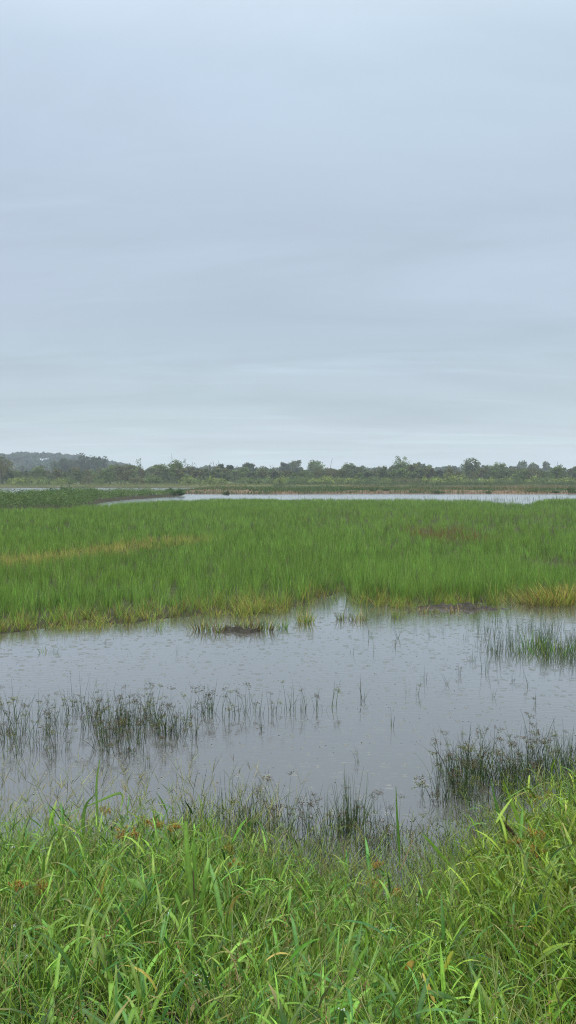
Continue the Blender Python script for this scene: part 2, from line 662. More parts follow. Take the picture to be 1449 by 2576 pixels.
def gz(x, y):
    x = np.asarray(x, float)
    y = np.asarray(y, float)
    h = np.full(np.broadcast(x, y).shape, -0.22)
    # near bank
    s = shore(x) - y
    b = np.clip(0.32 * s, -0.3, 1.05) + 0.26 * sstep(0.55, 1.5, x) * sstep(0.3, 1.6, s) * sstep(0.6, 2.2, y)
    b = b + (fnoise(x, y, 0.6, 21) - 0.5) * 0.10
    h = np.where(s > -1.0, np.maximum(h, b), h)
    # grassy field, barely above the water
    e1, e2 = in_field(x, y)
    f = np.minimum(sstep(-0.3, 0.5, e1), sstep(-1.5, 1.5, e2))
    hf = -0.22 + 0.25 * f + (fnoise(x, y, 1.1, 31) - 0.5) * 0.06 * f
    h = np.maximum(h, hf)
    # weedy dyke on the left behind the field
    dk = dyke(x, y)
    h = np.maximum(h, -0.22 + 0.5 * dk)
    # sandy flat on the far side, then a thin backwater, then the berm
    sh = 131 + (fnoise(x, y * 0 + 3, 14, 41) - 0.5) * 10
    sandx = sstep(-26, -16, x + (fnoise(x, y, 20, 43) - 0.5) * 10)
    sand = sandx * sstep(0, 8, y - sh) * sstep(214, 196, y)
    h = np.maximum(h, -0.22 + sand * (0.55 + 0.35 * fnoise(x, y, 9, 47)))
    sh2 = np.interp(x, [-200, -40, 10, 80], [222, 222, 226, 214]) + (fnoise(x, y * 0 + 8, 12, 51) - 0.5) * 8
    berm = sstep(0, 9, y - sh2)
    h = np.maximum(h, -0.22 + berm * (0.8 + 0.35 * fnoise(x, y, 8, 53)))
    h = h + 2.0 * sstep(260, 600, y)
    # low wooded hill far left
    h = h + 19 * sstep(620, 900, y) * sstep(-125, -290, x + 0.15 * (y - 900))
    return h


def gz1(x, y):
    return float(gz(np.array([x]), np.array([y]))[0])


def build_ground():
    y = np.concatenate([np.linspace(-12, 1, 20), np.linspace(1.2, 24, 150), 24.2 + np.cumsum(np.geomspace(0.25, 40, 190))])
    y = y[y < 3500]
    u = np.linspace(-1, 1, 231)
    u = np.sign(u) * (0.55 * np.abs(u) + 0.95 * np.abs(u) ** 3)
    Y, Uu = np.meshgrid(y, u, indexing='ij')
    X = Uu * (Y + 14)
    Z = gz(X, Y)
    c = np.zeros(X.shape + (3,))
    c[:] = (0.034, 0.032, 0.019)                                     # wet soil
    sandm = sstep(124, 134, Y) * sstep(222, 205, Y)
    n = fnoise(X, Y, 6, 61)
    c = c * (1 - sandm[..., None]) + sandm[..., None] * (np.array([0.135, 0.092, 0.06]) * (0.45 + 0.85 * n[..., None]))
    g = sstep(222, 232, Y)
    c = c * (1 - g[..., None]) + g[..., None] * np.array([0.075, 0.085, 0.03])
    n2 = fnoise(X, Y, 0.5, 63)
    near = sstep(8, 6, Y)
    c = c * (1 - near[..., None]) + near[..., None] * (np.array([0.020, 0.019, 0.011]) * (0.6 + 0.8 * n2[..., None]))  # wet bank soil, coloured darker to deepen shade between the plants
    R_, C_ = X.shape
    idx = np.arange(R_ * C_).reshape(R_, C_)
    q = np.stack([idx[:-1, :-1], idx[:-1, 1:], idx[1:, 1:], idx[1:, :-1]], -1).reshape(-1, 4)
    mb = MB()
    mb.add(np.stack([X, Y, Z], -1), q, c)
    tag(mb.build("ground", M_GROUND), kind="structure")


def build_water():
    mb = MB()
    mb.add([(-260, -4, 0), (260, -4, 0), (260, 250, 0), (-260, 250, 0)], [(0, 1, 2, 3)], (0.1, 0.11, 0.11))
    tag(mb.build("water", M_WATER), kind="structure")


build_ground()
build_water()

# ------------------------------------------------------------------ the field of young grass
SEG = lambda p, a, b: np.linalg.norm(p - (a + np.clip(((p - a) @ (b - a)) / ((b - a) @ (b - a)), 0, 1)[:, None] * (b - a)), axis=1)


def patches(x, y):
    """where the stand has yellowed or browned"""
    p = np.stack([x, y], -1)
    s1 = SEG(p, at(20, 1392, 0.4)[:2], at(250, 1372, 0.4)[:2])
    s2 = SEG(p, at(250, 1368, 0.4)[:2], at(470, 1345, 0.4)[:2])
    yel = np.maximum(sstep(1.9, 0.4, s1), 0.95 * sstep(2.0, 0.4, s2)) * sstep(0.25, 0.5, fnoise(x, y, 1.2, 71))
    c = at(1115, 1330, 0.4)[:2]
    red = sstep(1.0, 0.35, np.sqrt(((x - c[0]) / 2.6) ** 2 + ((y - c[1]) / 6.5) ** 2)) * sstep(0.36, 0.52, fnoise(x, y, 1.0, 73))
    c = at(130 + 610, 1300, 0.4)[:2]
    red = np.maximum(red, 0.35 * sstep(1.0, 0.3, np.sqrt(((x - c[0]) / 2.5) ** 2 + ((y - c[1]) / 3) ** 2)) * sstep(0.45, 0.6, fnoise(x, y, 1.0, 74)))
    c = at(1425, 1425, 0.1)[:2]
    thin = sstep(1.0, 0.5, np.sqrt(((x - c[0]) / 1.4) ** 2 + ((y - c[1]) / 2.6) ** 2))
    c = at(305, 1425, 0.2)[:2]
    thin = np.maximum(thin, 0.8 * sstep(1.0, 0.5, np.sqrt(((x - c[0]) / 0.35) ** 2 + ((y - c[1]) / 0.5) ** 2)))
    return yel, red, thin


def build_field():
    mb = MB()
    for y0, y1, dens, wid, S in ((10.5, 17, 520, 0.0072, 5), (17, 24, 400, 0.008, 4), (24, 36, 260, 0.011, 4), (36, 104, 110, 0.016, 3)):
        half = 0.47 * y1 + 1.0
        nb = {520: 13, 400: 12, 260: 10, 110: 9}[dens]
        m = int((y1 - y0) * 2 * half * dens / nb * 1.35)
        xc, yc = U(-half, half, m), U(y0, y1, m)
        k = np.abs(xc) < 0.47 * yc + 1.0
        xc, yc = xc[k], yc[k]
        yel, red, thin = patches(xc, yc)
        dens_n = fnoise(xc, yc, 1.1, 81)
        rows = 0.5 + 0.5 * np.sin((xc * 0.94 + yc * 0.12) * 2 * PI / 0.8)
        rowy = sstep(24, 36, yc) * sstep(-2, 5, xc)
        e1, e2 = in_field(xc, yc)
        k = (e1 > -0.05) & (e2 > 0) & (RNG.random(len(xc)) < (0.12 + 1.1 * dens_n + 0.7 * sstep(1.6, 0.3, e1)) * (1 - 0.85 * thin) * (1 - 0.7 * rowy * (1 - rows)))
        xc, yc, yel, red, thin = (q[k] for q in (xc, yc, yel, red, thin))
        mc = len(xc)
        hc = np.clip(RNG.normal(1.0, 0.18, mc), 0.5, 1.5)                               # every tuft has its own height and tint
        tc_ = np.clip(RNG.normal(1.0, 0.24, mc), 0.45, 1.8)
        q = np.repeat(np.arange(mc), nb)
        n = len(q)
        ra = U(0, 2 * PI, n)
        rr = np.abs(RNG.normal(0, 0.035 + 0.03 * (y0 > 30), n))
        x, y = xc[q] + rr * np.cos(ra), yc[q] + rr * np.sin(ra)
        e1, e2 = in_field(x, y)
        yel, red, thin, tuft_t, tuft_h = yel[q], red[q], thin[q], tc_[q], hc[q]
        clump = fnoise(x, y, 0.55, 81)
        big = fnoise(x, y, 4.5, 83)
        left = sstep(1.5, -1.0, x)
        fringe = sstep(0.45 + 1.4 * left, 0.0, e1 + (fnoise(x, y, 0.6, 85) - 0.5) * 0.8)
        h = U(0.38, 0.72, n) * (0.66 + 0.55 * big) * (0.82 + 0.3 * clump) * tuft_h
        h *= 0.72 + 0.28 * sstep(22, 15, y) * sstep(-3, 2, x)
        h *= 1 - 0.35 * fringe
        h *= 1 - 0.25 * yel - 0.1 * red - 0.55 * thin
        h *= 0.85 + 0.15 * sstep(0, 0.4, e1)
        g = np.array([0.132, 0.242, 0.042])
        tone = fnoise(x, y, 2.6, 87)[:, None]
        c = vary(g, n, 0.26, 0.09) * (0.8 + 0.42 * tone) * tuft_t[:, None]
        wm = (fnoise(x, y, 7, 89)[:, None] > 0.55) * 0.18
        c = c * (1 - wm) + wm * np.array([0.15, 0.24, 0.026])
        r = RNG.random(n)
        straw = vary((0.33, 0.28, 0.075), n, 0.2, 0.06)
        lime = vary((0.20, 0.27, 0.035), n, 0.2, 0.06)
        brown = vary((0.105, 0.062, 0.03), n, 0.25, 0.06)
        pick = r < fringe * 0.30
        c[pick] = straw[pick]
        pick = (r >= fringe * 0.30) & (r < fringe * 0.68)
        c[pick] = lime[pick]
        pick = (r >= fringe * 0.68) & (r < fringe * 0.82)
        c[pick] = brown[pick]
        r2 = RNG.random(n)
        pick = r2 < yel * 0.7
        c[pick] = (straw * np.array([1.12, 1.22, 1.2]))[pick]
        pick = (r2 >= yel * 0.7) & (r2 < yel * 0.82)
        c[pick] = brown[pick]
        pick = r2 > 1 - red * 0.75
        c[pick] = vary((0.17, 0.09, 0.04), n, 0.2, 0.06)[pick]
        pick = r2 > 1 - thin * 0.5
        c[pick] = vary((0.15, 0.12, 0.05), n, 0.25, 0.06)[pick]
        az = ra + RNG.normal(0, 0.5, n)
        lean = np.abs(RNG.normal(0.10, 0.10, n)) + 0.45 * fringe * U(0, 1, n)
        bend = np.abs(RNG.normal(0.25, 0.2, n)) + 1.0 * fringe * U(0, 1, n)
        odd = RNG.random(n)
        bend = np.where(odd < 0.08, bend + U(0.5, 1.6, n), bend)         # bent over
        tall = (odd > 0.98) & (e1 > 0.5)                                 # pale stems standing above the rest
        h = np.where(tall, h * 1.28, h)
        c[tall] = vary((0.24, 0.30, 0.10), n, 0.2)[tall]
        base = np.stack([x, y, np.maximum(gz(x, y), -0.05) - 0.01], -1)
        P = path(base, az, h, lean, bend, S)
        W = np.outer(U(0.75, 1.25, n) * wid, BLADE(S))
        cc = np.repeat(c[:, None, :], S, 1)
        # blades pale to straw at their sheaths
        sheath = np.linspace(1, 0, S)[None, :, None] ** 3 * 0.35
        cc = cc * (1 - sheath) + sheath * np.array([0.11, 0.13, 0.035])
        mb.ribbons(P, W, side_of(az, RNG.normal(0, 0.7, n)), cc)
    tag(mb.build("field_grass", M_BLADE), "dense stand of bright green young grass filling the flooded field", "grass", kind="stuff")


build_field()


# thin grass that stands in the water behind the field, weeds on the dyke, grass on the berm and sand
def build_far_plants():
    mb = MB()
    n = 5200
    x0 = U(0, 1, n)
    px = 640 + 820 * x0
    d = U(66, 112, n)
    x = (px - 724.5) / F * d
    k = (fnoise(x, d, 3, 91) > 0.5) & (RNG.random(n) < 0.10 + 0.9 * sstep(1150, 1290, px) * sstep(112, 80, d))
    x, d = x[k], d[k]
    n = len(x)
    az = U(0, 2 * PI, n)
    P = path(np.stack([x, d, np.full(n, -0.05)], -1), az, U(0.25, 0.7, n), 0.1, U(0, 0.4, n), 3)
    mb.ribbons(P, np.outer(np.full(n, 0.035), BLADE(3)), side_of(az, 0 * az), vary((0.07, 0.12, 0.03), n))
    tag(mb.build("marsh_grass", M_BLADE), "thin dark stalks scattered in the bright water behind the green field", "grass", kind="stuff")

    mb = MB()
    n = 170000
    y = U(58, 126, n)
    x = U(-0.45, -0.12, n) * y
    dk = dyke(x, y)
    k = RNG.random(n) < dk * (0.5 + fnoise(x, y, 3, 94))
    x, y = x[k], y[k]
    hh = np.maximum(gz(x, y), 0)
    hgt = (0.25 + 1.3 * fnoise(x, y, 3.2, 95) ** 1.5 * 1.3)
    z = hh + hgt * np.sqrt(RNG.random(len(x)))
    t = fnoise(x, y, 4, 96)[:, None]
    c = vary((0.075, 0.128, 0.046), len(x), 0.35, 0.1) * (1 - t) + vary((0.105, 0.165, 0.045), len(x), 0.35, 0.1) * t
    mb.cards(np.stack([x, y, z], -1), U(0.05, 0.14, len(x)), c, 0.28)
    tag(mb.build("dyke_weeds", M_TREE), "tangled dark green weeds covering the low dyke behind the field on the left", "weeds", kind="stuff")

    mb = MB()
    n = 30000
    u = U(-0.45, 0.45, n)
    y = U(224, 262, n)
    x = u * y
    h0 = gz(x, y)
    k = h0 > 0.35
    x, y, h0 = x[k], y[k], h0[k]
    n = len(x)
    az = U(0, 2 * PI, n)
    P = path(np.stack([x, y, h0 - 0.05], -1), az, U(0.2, 0.65, n) * (0.3 + fnoise(x, y, 6, 97)), 0.2, U(0.1, 0.8, n), 3)
    t = fnoise(x, y, 11, 98)[:, None]
    c = vary((0.155, 0.16, 0.05), n, 0.25) * t + vary((0.095, 0.145, 0.036), n, 0.25) * (1 - t)
    mb.ribbons(P, np.outer(np.full(n, 0.16), BLADE(3)), side_of(az, 0 * az), c)
    tag(mb.build("berm_grass", M_BLADE), "rough yellowish grass along the far berm below the trees", "grass", kind="stuff")

    mb = MB()  # dark leafy band added on the berm as shade below the bushes
    n = 30000
    y = U(226, 240, n)
    x = U(-0.05, 0.45, n) * y
    h0 = gz(x, y)
    k = (h0 > 0.0) & (RNG.random(n) < sstep(0.30, 0.5, fnoise(x, y, 8, 161)) * sstep(-8, 12, x))
    x, y, h0 = x[k], y[k], h0[k]
    n = len(x)
    z = h0 + (0.3 + 1.0 * fnoise(x, y, 3, 163)) * RNG.random(n)
    t = fnoise(x, y, 6, 164)[:, None]
    mb.cards(np.stack([x, y, z], -1), 0.2 * U(0.6, 1.3, n), vary((0.05, 0.075, 0.03), n) * t + vary((0.075, 0.115, 0.035), n) * (1 - t), 0.45)
    tag(mb.build("berm_shade_scrub", M_TREE), "dark low scrub added as a shade band along the far berm on the right half", "scrub", kind="stuff")

    mb = MB()
    n = 60000
    u = U(-0.18, 0.45, n)
    y = 128 + 80 * RNG.random(n) ** 1.5
    x = u * y
    h0 = gz(x, y)
    k = (h0 > 0.02) & (RNG.random(n) < 0.15 + sstep(0.42, 0.62, fnoise(x, y, 9, 101)) + 0.8 * sstep(0.35, 0.05, h0))
    x, y, h0 = x[k], y[k], h0[k]
    n = len(x)
    az = U(0, 2 * PI, n)
    P = path(np.stack([x, y, h0 - 0.05], -1), az, U(0.2, 0.75, n), 0.2, U(0.1, 0.8, n), 3)
    t = sstep(0.5, 0.66, fnoise(x, y, 13, 102))[:, None]
    c = vary((0.16, 0.13, 0.06), n, 0.25) * t + vary((0.06, 0.105, 0.03), n, 0.25) * (1 - t)
    mb.ribbons(P, np.outer(np.full(n, 0.10), BLADE(3)), side_of(az, 0 * az), c)
    tag(mb.build("sandflat_grass", M_BLADE), "low patchy grass scattered over the pinkish sand flat across the water", "grass", kind="stuff")


build_far_plants()

# ------------------------------------------------------------------ trees
GREYGREEN = (0.085, 0.12, 0.046)
MIDGREEN = (0.115, 0.172, 0.046)
LIGHTGREEN = (0.19, 0.25, 0.055)
DARKGREEN = (0.05, 0.08, 0.036)
BROWNGREEN = (0.125, 0.138, 0.05)
BARK = (0.075, 0.066, 0.055)
DEAD = (0.075, 0.068, 0.06)


def limb_paths(n, z0, z1, reach, h, S=5, up=0.6):
    """limbs leaving the trunk between z0 and z1"""
    z = U(z0, z1, n)
    az = np.arange(n) * 2.4 + U(-0.5, 0.5, n)
    L = reach * U(0.7, 1.15, n)
    P = path(np.stack([np.zeros(n), np.zeros(n), z], -1), az, L, U(up, up + 0.5, n), U(-0.6, 0.2, n), S)
    return P


def make_trunk(mb, h, r, n_limb, reach, col, lean=0.06, z0=0.35, k=6):
    P = path(np.zeros((1, 3)), U(0, 6.28), h, lean, U(-0.15, 0.15), 7)
    P[:, :, :2] += RNG.normal(0, 0.012 * h, P[:, :, :2].shape) * np.linspace(0, 1, 7)[None, :, None]
    mb.tubes(P, np.linspace(r, r * 0.22, 7)[None] * (1 + 0.5 * np.exp(-np.linspace(0, 12, 7)))[None], np.array(col), k)
    if n_limb:
        t = U(z0, 0.92, n_limb)
        base = np.stack([np.interp(t, np.linspace(0, 1, 7), P[0, :, i]) for i in range(3)], -1)
        az = np.arange(n_limb) * 2.4 + U(-0.6, 0.6, n_limb)
        Lp = path(base, az, reach * U(0.55, 1.1, n_limb) * (1.15 - 0.5 * t), U(0.4, 1.0, n_limb), U(-0.6, 0.3, n_limb), 5)
        Lp[:, 1:] += RNG.normal(0, 0.03 * reach, Lp[:, 1:].shape)
        mb.tubes(Lp, (r * 0.42 * (1.1 - 0.6 * t))[:, None] * np.linspace(1, 0.25, 5)[None], np.array(col), 4)
        return P, Lp
    return P, None


def make_tree(root, h, w, col, clumps=26, per=46, leaf=0.34, bare=0.30, open_=0.0, flat=0.75, trunk_col=BARK, limbs=7):
    """trunk with limbs, crown of many leaf clumps gathered round the limbs"""
    t = MB()
    P, L = make_trunk(t, h * 0.86, 0.035 * h + 0.03, limbs, w * 0.55, trunk_col, 0.05, bare)
    t.build("trunk", M_BARK, root)
    c = MB()
    ch = h * (1 - bare)
    zc = h * bare + ch * 0.5
    k = clumps
    d = unit(RNG.normal(0, 1, (k, 3)))
    rad = U(0.45, 1.0, k)[:, None]
    cen = d * rad * np.array([w * 0.42, w * 0.42, ch * 0.42 * flat / 0.75]) + np.array([0, 0, zc])
    if L is not None:                                                # some clumps at the limb ends
        cen = np.concatenate([cen, L[:, -1], L[:, 3], P[0, -1:]])
    tops = U(0.7, 1.15, len(cen))
    keep = RNG.random(len(cen)) > open_
    cen = cen[keep]
    tops = tops[keep]
    k = len(cen)
    cr = w * 0.17 * U(0.6, 1.25, k)
    n = k * per
    q = np.repeat(np.arange(k), per)
    off = unit(RNG.normal(0, 1, (n, 3))) * (RNG.random(n) ** 0.5)[:, None] * cr[q][:, None] * np.array([1, 1, 0.75])
    pts = cen[q] + off
    pts[:, 2] = np.maximum(pts[:, 2], h * bare * 0.55)
    cc = vary(col, n, 0.2, 0.05) * tops[q][:, None]
    c.cards(pts, leaf * U(0.6, 1.25, n), cc, 0.6)
    return c.build("crown", M_TREE, root)


def make_shrub(root, h, w, col, n=420, leaf=0.22):
    t = MB()
    k = 6
    az = np.arange(k) * 1.05 + U(-0.3, 0.3, k)
    P = path(np.zeros((k, 3)), az, h * U(0.6, 0.85, k), U(0.1, 0.5, k), U(0, 0.4, k), 5)
    t.tubes(P, np.linspace(0.05, 0.015, 5)[None] * np.ones((k, 1)), np.array(BARK), 4)
    t.build("stem", M_BARK, root)
    c = MB()
    m = 19
    d = unit(RNG.normal(0, 1, (m, 3)))
    cen = d * U(0.35, 1.15, m)[:, None] * np.array([w * 0.45, w * 0.45, h * 0.36]) + np.array([0, 0, h * 0.42])
    q = RNG.integers(0, m, n)
    pts = cen[q] + unit(RNG.normal(0, 1, (n, 3))) * (RNG.random(n) ** 0.5)[:, None] * np.minimum(w, 2.2 * h) * 0.19
    pts[:, 2] = np.maximum(pts[:, 2], 0.05)
    tone = U(0.7, 1.2, m)
    c.cards(pts, leaf * U(0.6, 1.3, n), vary(col, n, 0.2, 0.06) * tone[q][:, None], 0.5)
    c.build("foliage", M_TREE, root)


def make_snag(root, h, r=0.11, limbs=6, tuft=0, lean=0.05, col=DEAD):
    t = MB()
    P, L = make_trunk(t, h, r, limbs, h * 0.3, col, lean, 0.4, 5)
    if limbs:
        tips = L[:, 3]
        k = len(tips) * 3
        b = np.repeat(tips, 3, 0)
        tw = path(b, U(0, 6.28, k), h * 0.10 * U(0.5, 1.3, k), U(0.1, 0.9, k), U(-0.3, 0.3, k), 3)
        t.tubes(tw, np.array([[0.05, 0.04, 0.025]]) * np.ones((k, 1)), np.array(col), 3)
    t.build("trunk", M_BARK, root)
    if tuft:
        c = MB()
        k = 7
        cen = np.concatenate([L[:, -1], P[0, 3:5]])[:k]
        q = RNG.integers(0, len(cen), tuft)
        pts = cen[q] + RNG.normal(0, 0.32, (tuft, 3))
        c.cards(pts, 0.24 * U(0.6, 1.2, tuft), vary(MIDGREEN, tuft, 0.2), 0.5)
        c.build("crown", M_TREE, root)


# prominent trees: picture x, picture y of the top, crown width in picture px, distance, kind, tint, label
BIG = [
    (5, 1153, 62, 268, 'open', BROWNGREEN, "thin brownish tree with a leaning open crown at the left edge of the treeline"),
    (152, 1154, 44, 470, 'dense', DARKGREEN, "dark rounded tree below the wooded hill, farthest left of the big dark group"),
    (174, 1153, 36, 480, 'dense', DARKGREEN, "dark rounded tree squeezed second in the big dark group below the hill"),
    (206, 1148, 46, 475, 'dense', DARKGREEN, "broad dark domed tree third in the big dark group beside the hill"),
    (247, 1147, 44, 470, 'dense', DARKGREEN, "tallest dark domed tree standing right of the wooded hill's end"),
    (97, 1170, 44, 300, 'bushy', MIDGREEN, "bushy olive green tree in front of the wooded hill"),
    (276, 1171, 36, 300, 'bushy', MIDGREEN, "mid green bushy tree at the foot of the tallest dark dome"),
    (292, 1163, 22, 430, 'dense', GREYGREEN, "small grey green round tree just right of the tall dark dome"),
    (327, 1176, 20, 450, 'dense', GREYGREEN, "small dark round treetop left of the twiggy snag pair"),
    (384, 1174, 30, 520, 'dense', GREYGREEN, "hazy blue green treetop left of the sparse leafy twin trees"),
    (410, 1163, 34, 285, 'open', MIDGREEN, "slim sparse willow left of the taller tree with a bare tip"),
    (445, 1159, 44, 280, 'open', MIDGREEN, "tallest sparse willow with loose leafy tufts and bare twigs on top"),
    (525, 1178, 24, 560, 'dense', GREYGREEN, "hazy low dome between the bare poles and the dark tufted trees"),
    (556, 1164, 22, 330, 'dense', DARKGREEN, "narrow dark tufted tree right of the bare poles"),
    (574, 1166, 24, 335, 'dense', DARKGREEN, "dark tufted tree with a flat top beside the narrow tufted one"),
    (628, 1160, 32, 380, 'dense', DARKGREEN, "neat dark mushroom shaped tree left of the crooked snag"),
    (660, 1170, 34, 370, 'bushy', GREYGREEN, "grey green tree between the mushroom shaped tree and the crooked snag"),
    (714, 1160, 26, 400, 'dense', DARKGREEN, "dark upright tree touching the left side of the wide middle tree"),
    (740, 1158, 42, 410, 'dense', GREYGREEN, "wide grey green tree in the middle of the treeline"),
    (795, 1157, 50, 390, 'dense', MIDGREEN, "broad round tree just left of the needle thin spike"),
    (873, 1168, 38, 350, 'bushy', MIDGREEN, "rounded green tree right of the gap of blue distant woods"),
    (916, 1172, 26, 520, 'dense', GREYGREEN, "hazy round treetop left of the row of broken stumps"),
    (1010, 1155, 56, 330, 'open', MIDGREEN, "big airy pale green tree highest on the right of centre"),
    (1056, 1164, 32, 370, 'dense', GREYGREEN, "grey green round tree leaning against the big airy tree"),
    (1073, 1168, 24, 300, 'open', MIDGREEN, "slender tree with a small tuft right of the big airy tree"),
    (1104, 1179, 16, 300, 'dense', DARKGREEN, "small dark pointed tree left of the curved bare pole"),
    (1188, 1160, 60, 330, 'dense', GREYGREEN, "wide flat topped tree largest on the right"),
    (1229, 1170, 32, 345, 'dense', GREYGREEN, "low round tree joining the wide flat topped one"),
    (1257, 1165, 48, 300, 'open', MIDGREEN, "umbrella crowned tree with a forked trunk in plain sight"),
    (1291, 1174, 30, 330, 'bushy', DARKGREEN, "dark bushy tree just right of the umbrella crowned tree"),
    (1313, 1165, 36, 520, 'dense', GREYGREEN, "hazy grey tree behind, left one of the pale trio"),
    (1341, 1167, 32, 530, 'dense', GREYGREEN, "hazy grey tree behind, middle one of the pale trio"),
    (1372, 1169, 28, 520, 'dense', GREYGREEN, "hazy grey dome behind, right one of the pale trio"),
    (1401, 1169, 38, 275, 'open', MIDGREEN, "sparse tree with twin trunks near the right edge"),
    (1448, 1182, 30, 420, 'dense', GREYGREEN, "dull green dome cut by the right edge of the treeline"),
]


def build_big_trees():
    for px, ty, wpx, d, kind, col, lab in BIG:
        top = atd(px, ty, d)
        g = gz1(top[0], d)
        h = max(2.5, top[2] - g)
        w = max(2.2, wpx * d / F) * 1.2
        root = thing("tree", lab, "tree", (top[0], d, g - 0.05), U(0, 6.28))
        s = d / 300.0
        if kind == 'dense':
            make_tree(root, h * 0.97, w, col, 34, 50, 0.34 * s, 0.24, 0.0)
        elif kind == 'bushy':
            make_tree(root, h * 0.97, w, col, 30, 46, 0.32 * s, 0.14, 0.05)
        else:
            make_tree(root, h * 0.97, w, col, 24, 44, 0.27 * s, 0.34, 0.14, limbs=9)


build_big_trees()

SNAGS = [
    (57, 1172, 275, 6, 0, "small forked bare snag among the olive bushes at the far left"),
    (347, 1160, 272, 8, 90, "twiggy half dead tree with a few leaves, left of the slim sparse willow"),
    (357, 1166, 276, 5, 0, "thin bare pole beside the twiggy half dead tree"),
    (433, 1141, 283, 0, 0, "tallest hair thin dead spire rising above the sparse willow"),
    (468, 1158, 278, 5, 60, "dead pole with a little foliage right of the tallest sparse willow"),
    (486, 1166, 281, 7, 0, "branched grey snag, left one of the bare poles over the scrub"),
    (497, 1165, 277, 0, 0, "straight bare pole second in the bare row over the scrub"),
    (527, 1168, 274, 4, 0, "short bare stick in front of the hazy low dome"),
    (541, 1158, 279, 0, 0, "straight bare pole next to the dark tufted trees"),
    (548, 1156, 286, 0, 0, "slanting bare pole touching the dark tufted trees"),
    (597, 1172, 276, 6, 0, "grey dead tree between the dark tufted trees and the mushroom tree"),
    (685, 1167, 270, 3, 0, "crooked dark snag with a bent top in the middle left"),
    (700, 1178, 278, 3, 0, "short dark stump just right of the crooked snag"),
    (827, 1151, 282, 0, 0, "needle thin dead spike right of the broad round tree"),
    (838, 1176, 276, 5, 0, "leaning grey snag under the needle thin spike"),
    (896, 1178, 275, 5, 0, "dark dead trunk among pale willows left of the broken stumps"),
    (945, 1176, 272, 4, 0, "dark broken trunk leftmost in the row of broken stumps"),
    (966, 1178, 274, 4, 0, "slanting broken trunk second in the row of broken stumps"),
    (978, 1180, 276, 3, 0, "upright stub rightmost in the row of broken stumps"),
    (1131, 1170, 276, 2, 0, "curved bare pole left of the wide flat topped tree"),
    (1184, 1186, 268, 4, 0, "dark twisted trunk in front of the wide flat topped tree"),
    (1212, 1184, 272, 3, 0, "thin grey trunk right of the dark twisted one"),
    (1332, 1174, 268, 4, 0, "upright bare snag in front of the hazy pale trio, left one"),
    (1345, 1178, 270, 4, 0, "slanted bare snag in front of the hazy pale trio, right one"),
    (1403, 1160, 273, 0, 0, "sharp bare spire through the sparse twin trunk tree"),
    (1436, 1177, 270, 5, 0, "dark crooked snag at the right end of the treeline"),
]
for px, ty, d, limbs, tuft, lab in SNAGS:
    p = atd(px, ty, d)
    g = gz1(p[0], d)
    r = thing("dead_tree", lab, "dead tree", (p[0], d, g - 0.05), U(0, 6.28))
    make_snag(r, p[2] - g, U(0.15, 0.24), limbs, tuft, U(0.02, 0.10))

# the willow scrub below them: tree and bush kinds, each placed by the landmark it stands under
LANDMARKS = [(5, "the leaning brownish tree"), (57, "the small forked snag"), (97, "the bushy olive tree"), (152, "the leftmost big dark tree"), (206, "the broad dark dome"),
             (250, "the tallest dark dome"), (292, "the small round tree"), (347, "the twiggy half dead tree"), (384, "the hazy blue green treetop"),
             (440, "the tallest sparse willow"), (491, "the branched grey snag"), (541, "the straight bare pole"), (574, "the flat topped tufted tree"),
             (628, "the mushroom shaped tree"), (685, "the crooked snag"), (740, "the wide middle tree"), (795, "the broad round tree"), (832, "the needle thin spike"),
             (873, "the rounded tree past the gap"), (916, "the hazy round treetop"), (962, "the broken stumps"), (1010, "the big airy tree"), (1056, "the grey green round tree"),
             (1104, "the small dark pointed tree"), (1131, "the curved bare pole"), (1188, "the wide flat topped tree"), (1229, "the low round tree"), (1257, "the umbrella crowned tree"),
             (1291, "the dark bushy tree"), (1336, "the hazy pale trio"), (1372, "the hazy right dome"), (1403, "the twin trunk tree"), (1440, "the crooked snag at the right end")]
USED = {}


def where(px):
    x, name = min(LANDMARKS, key=lambda q: abs(q[0] - px))
    return ("left of " if px < x - 4 else "right of " if px > x + 4 else "right under ") + name


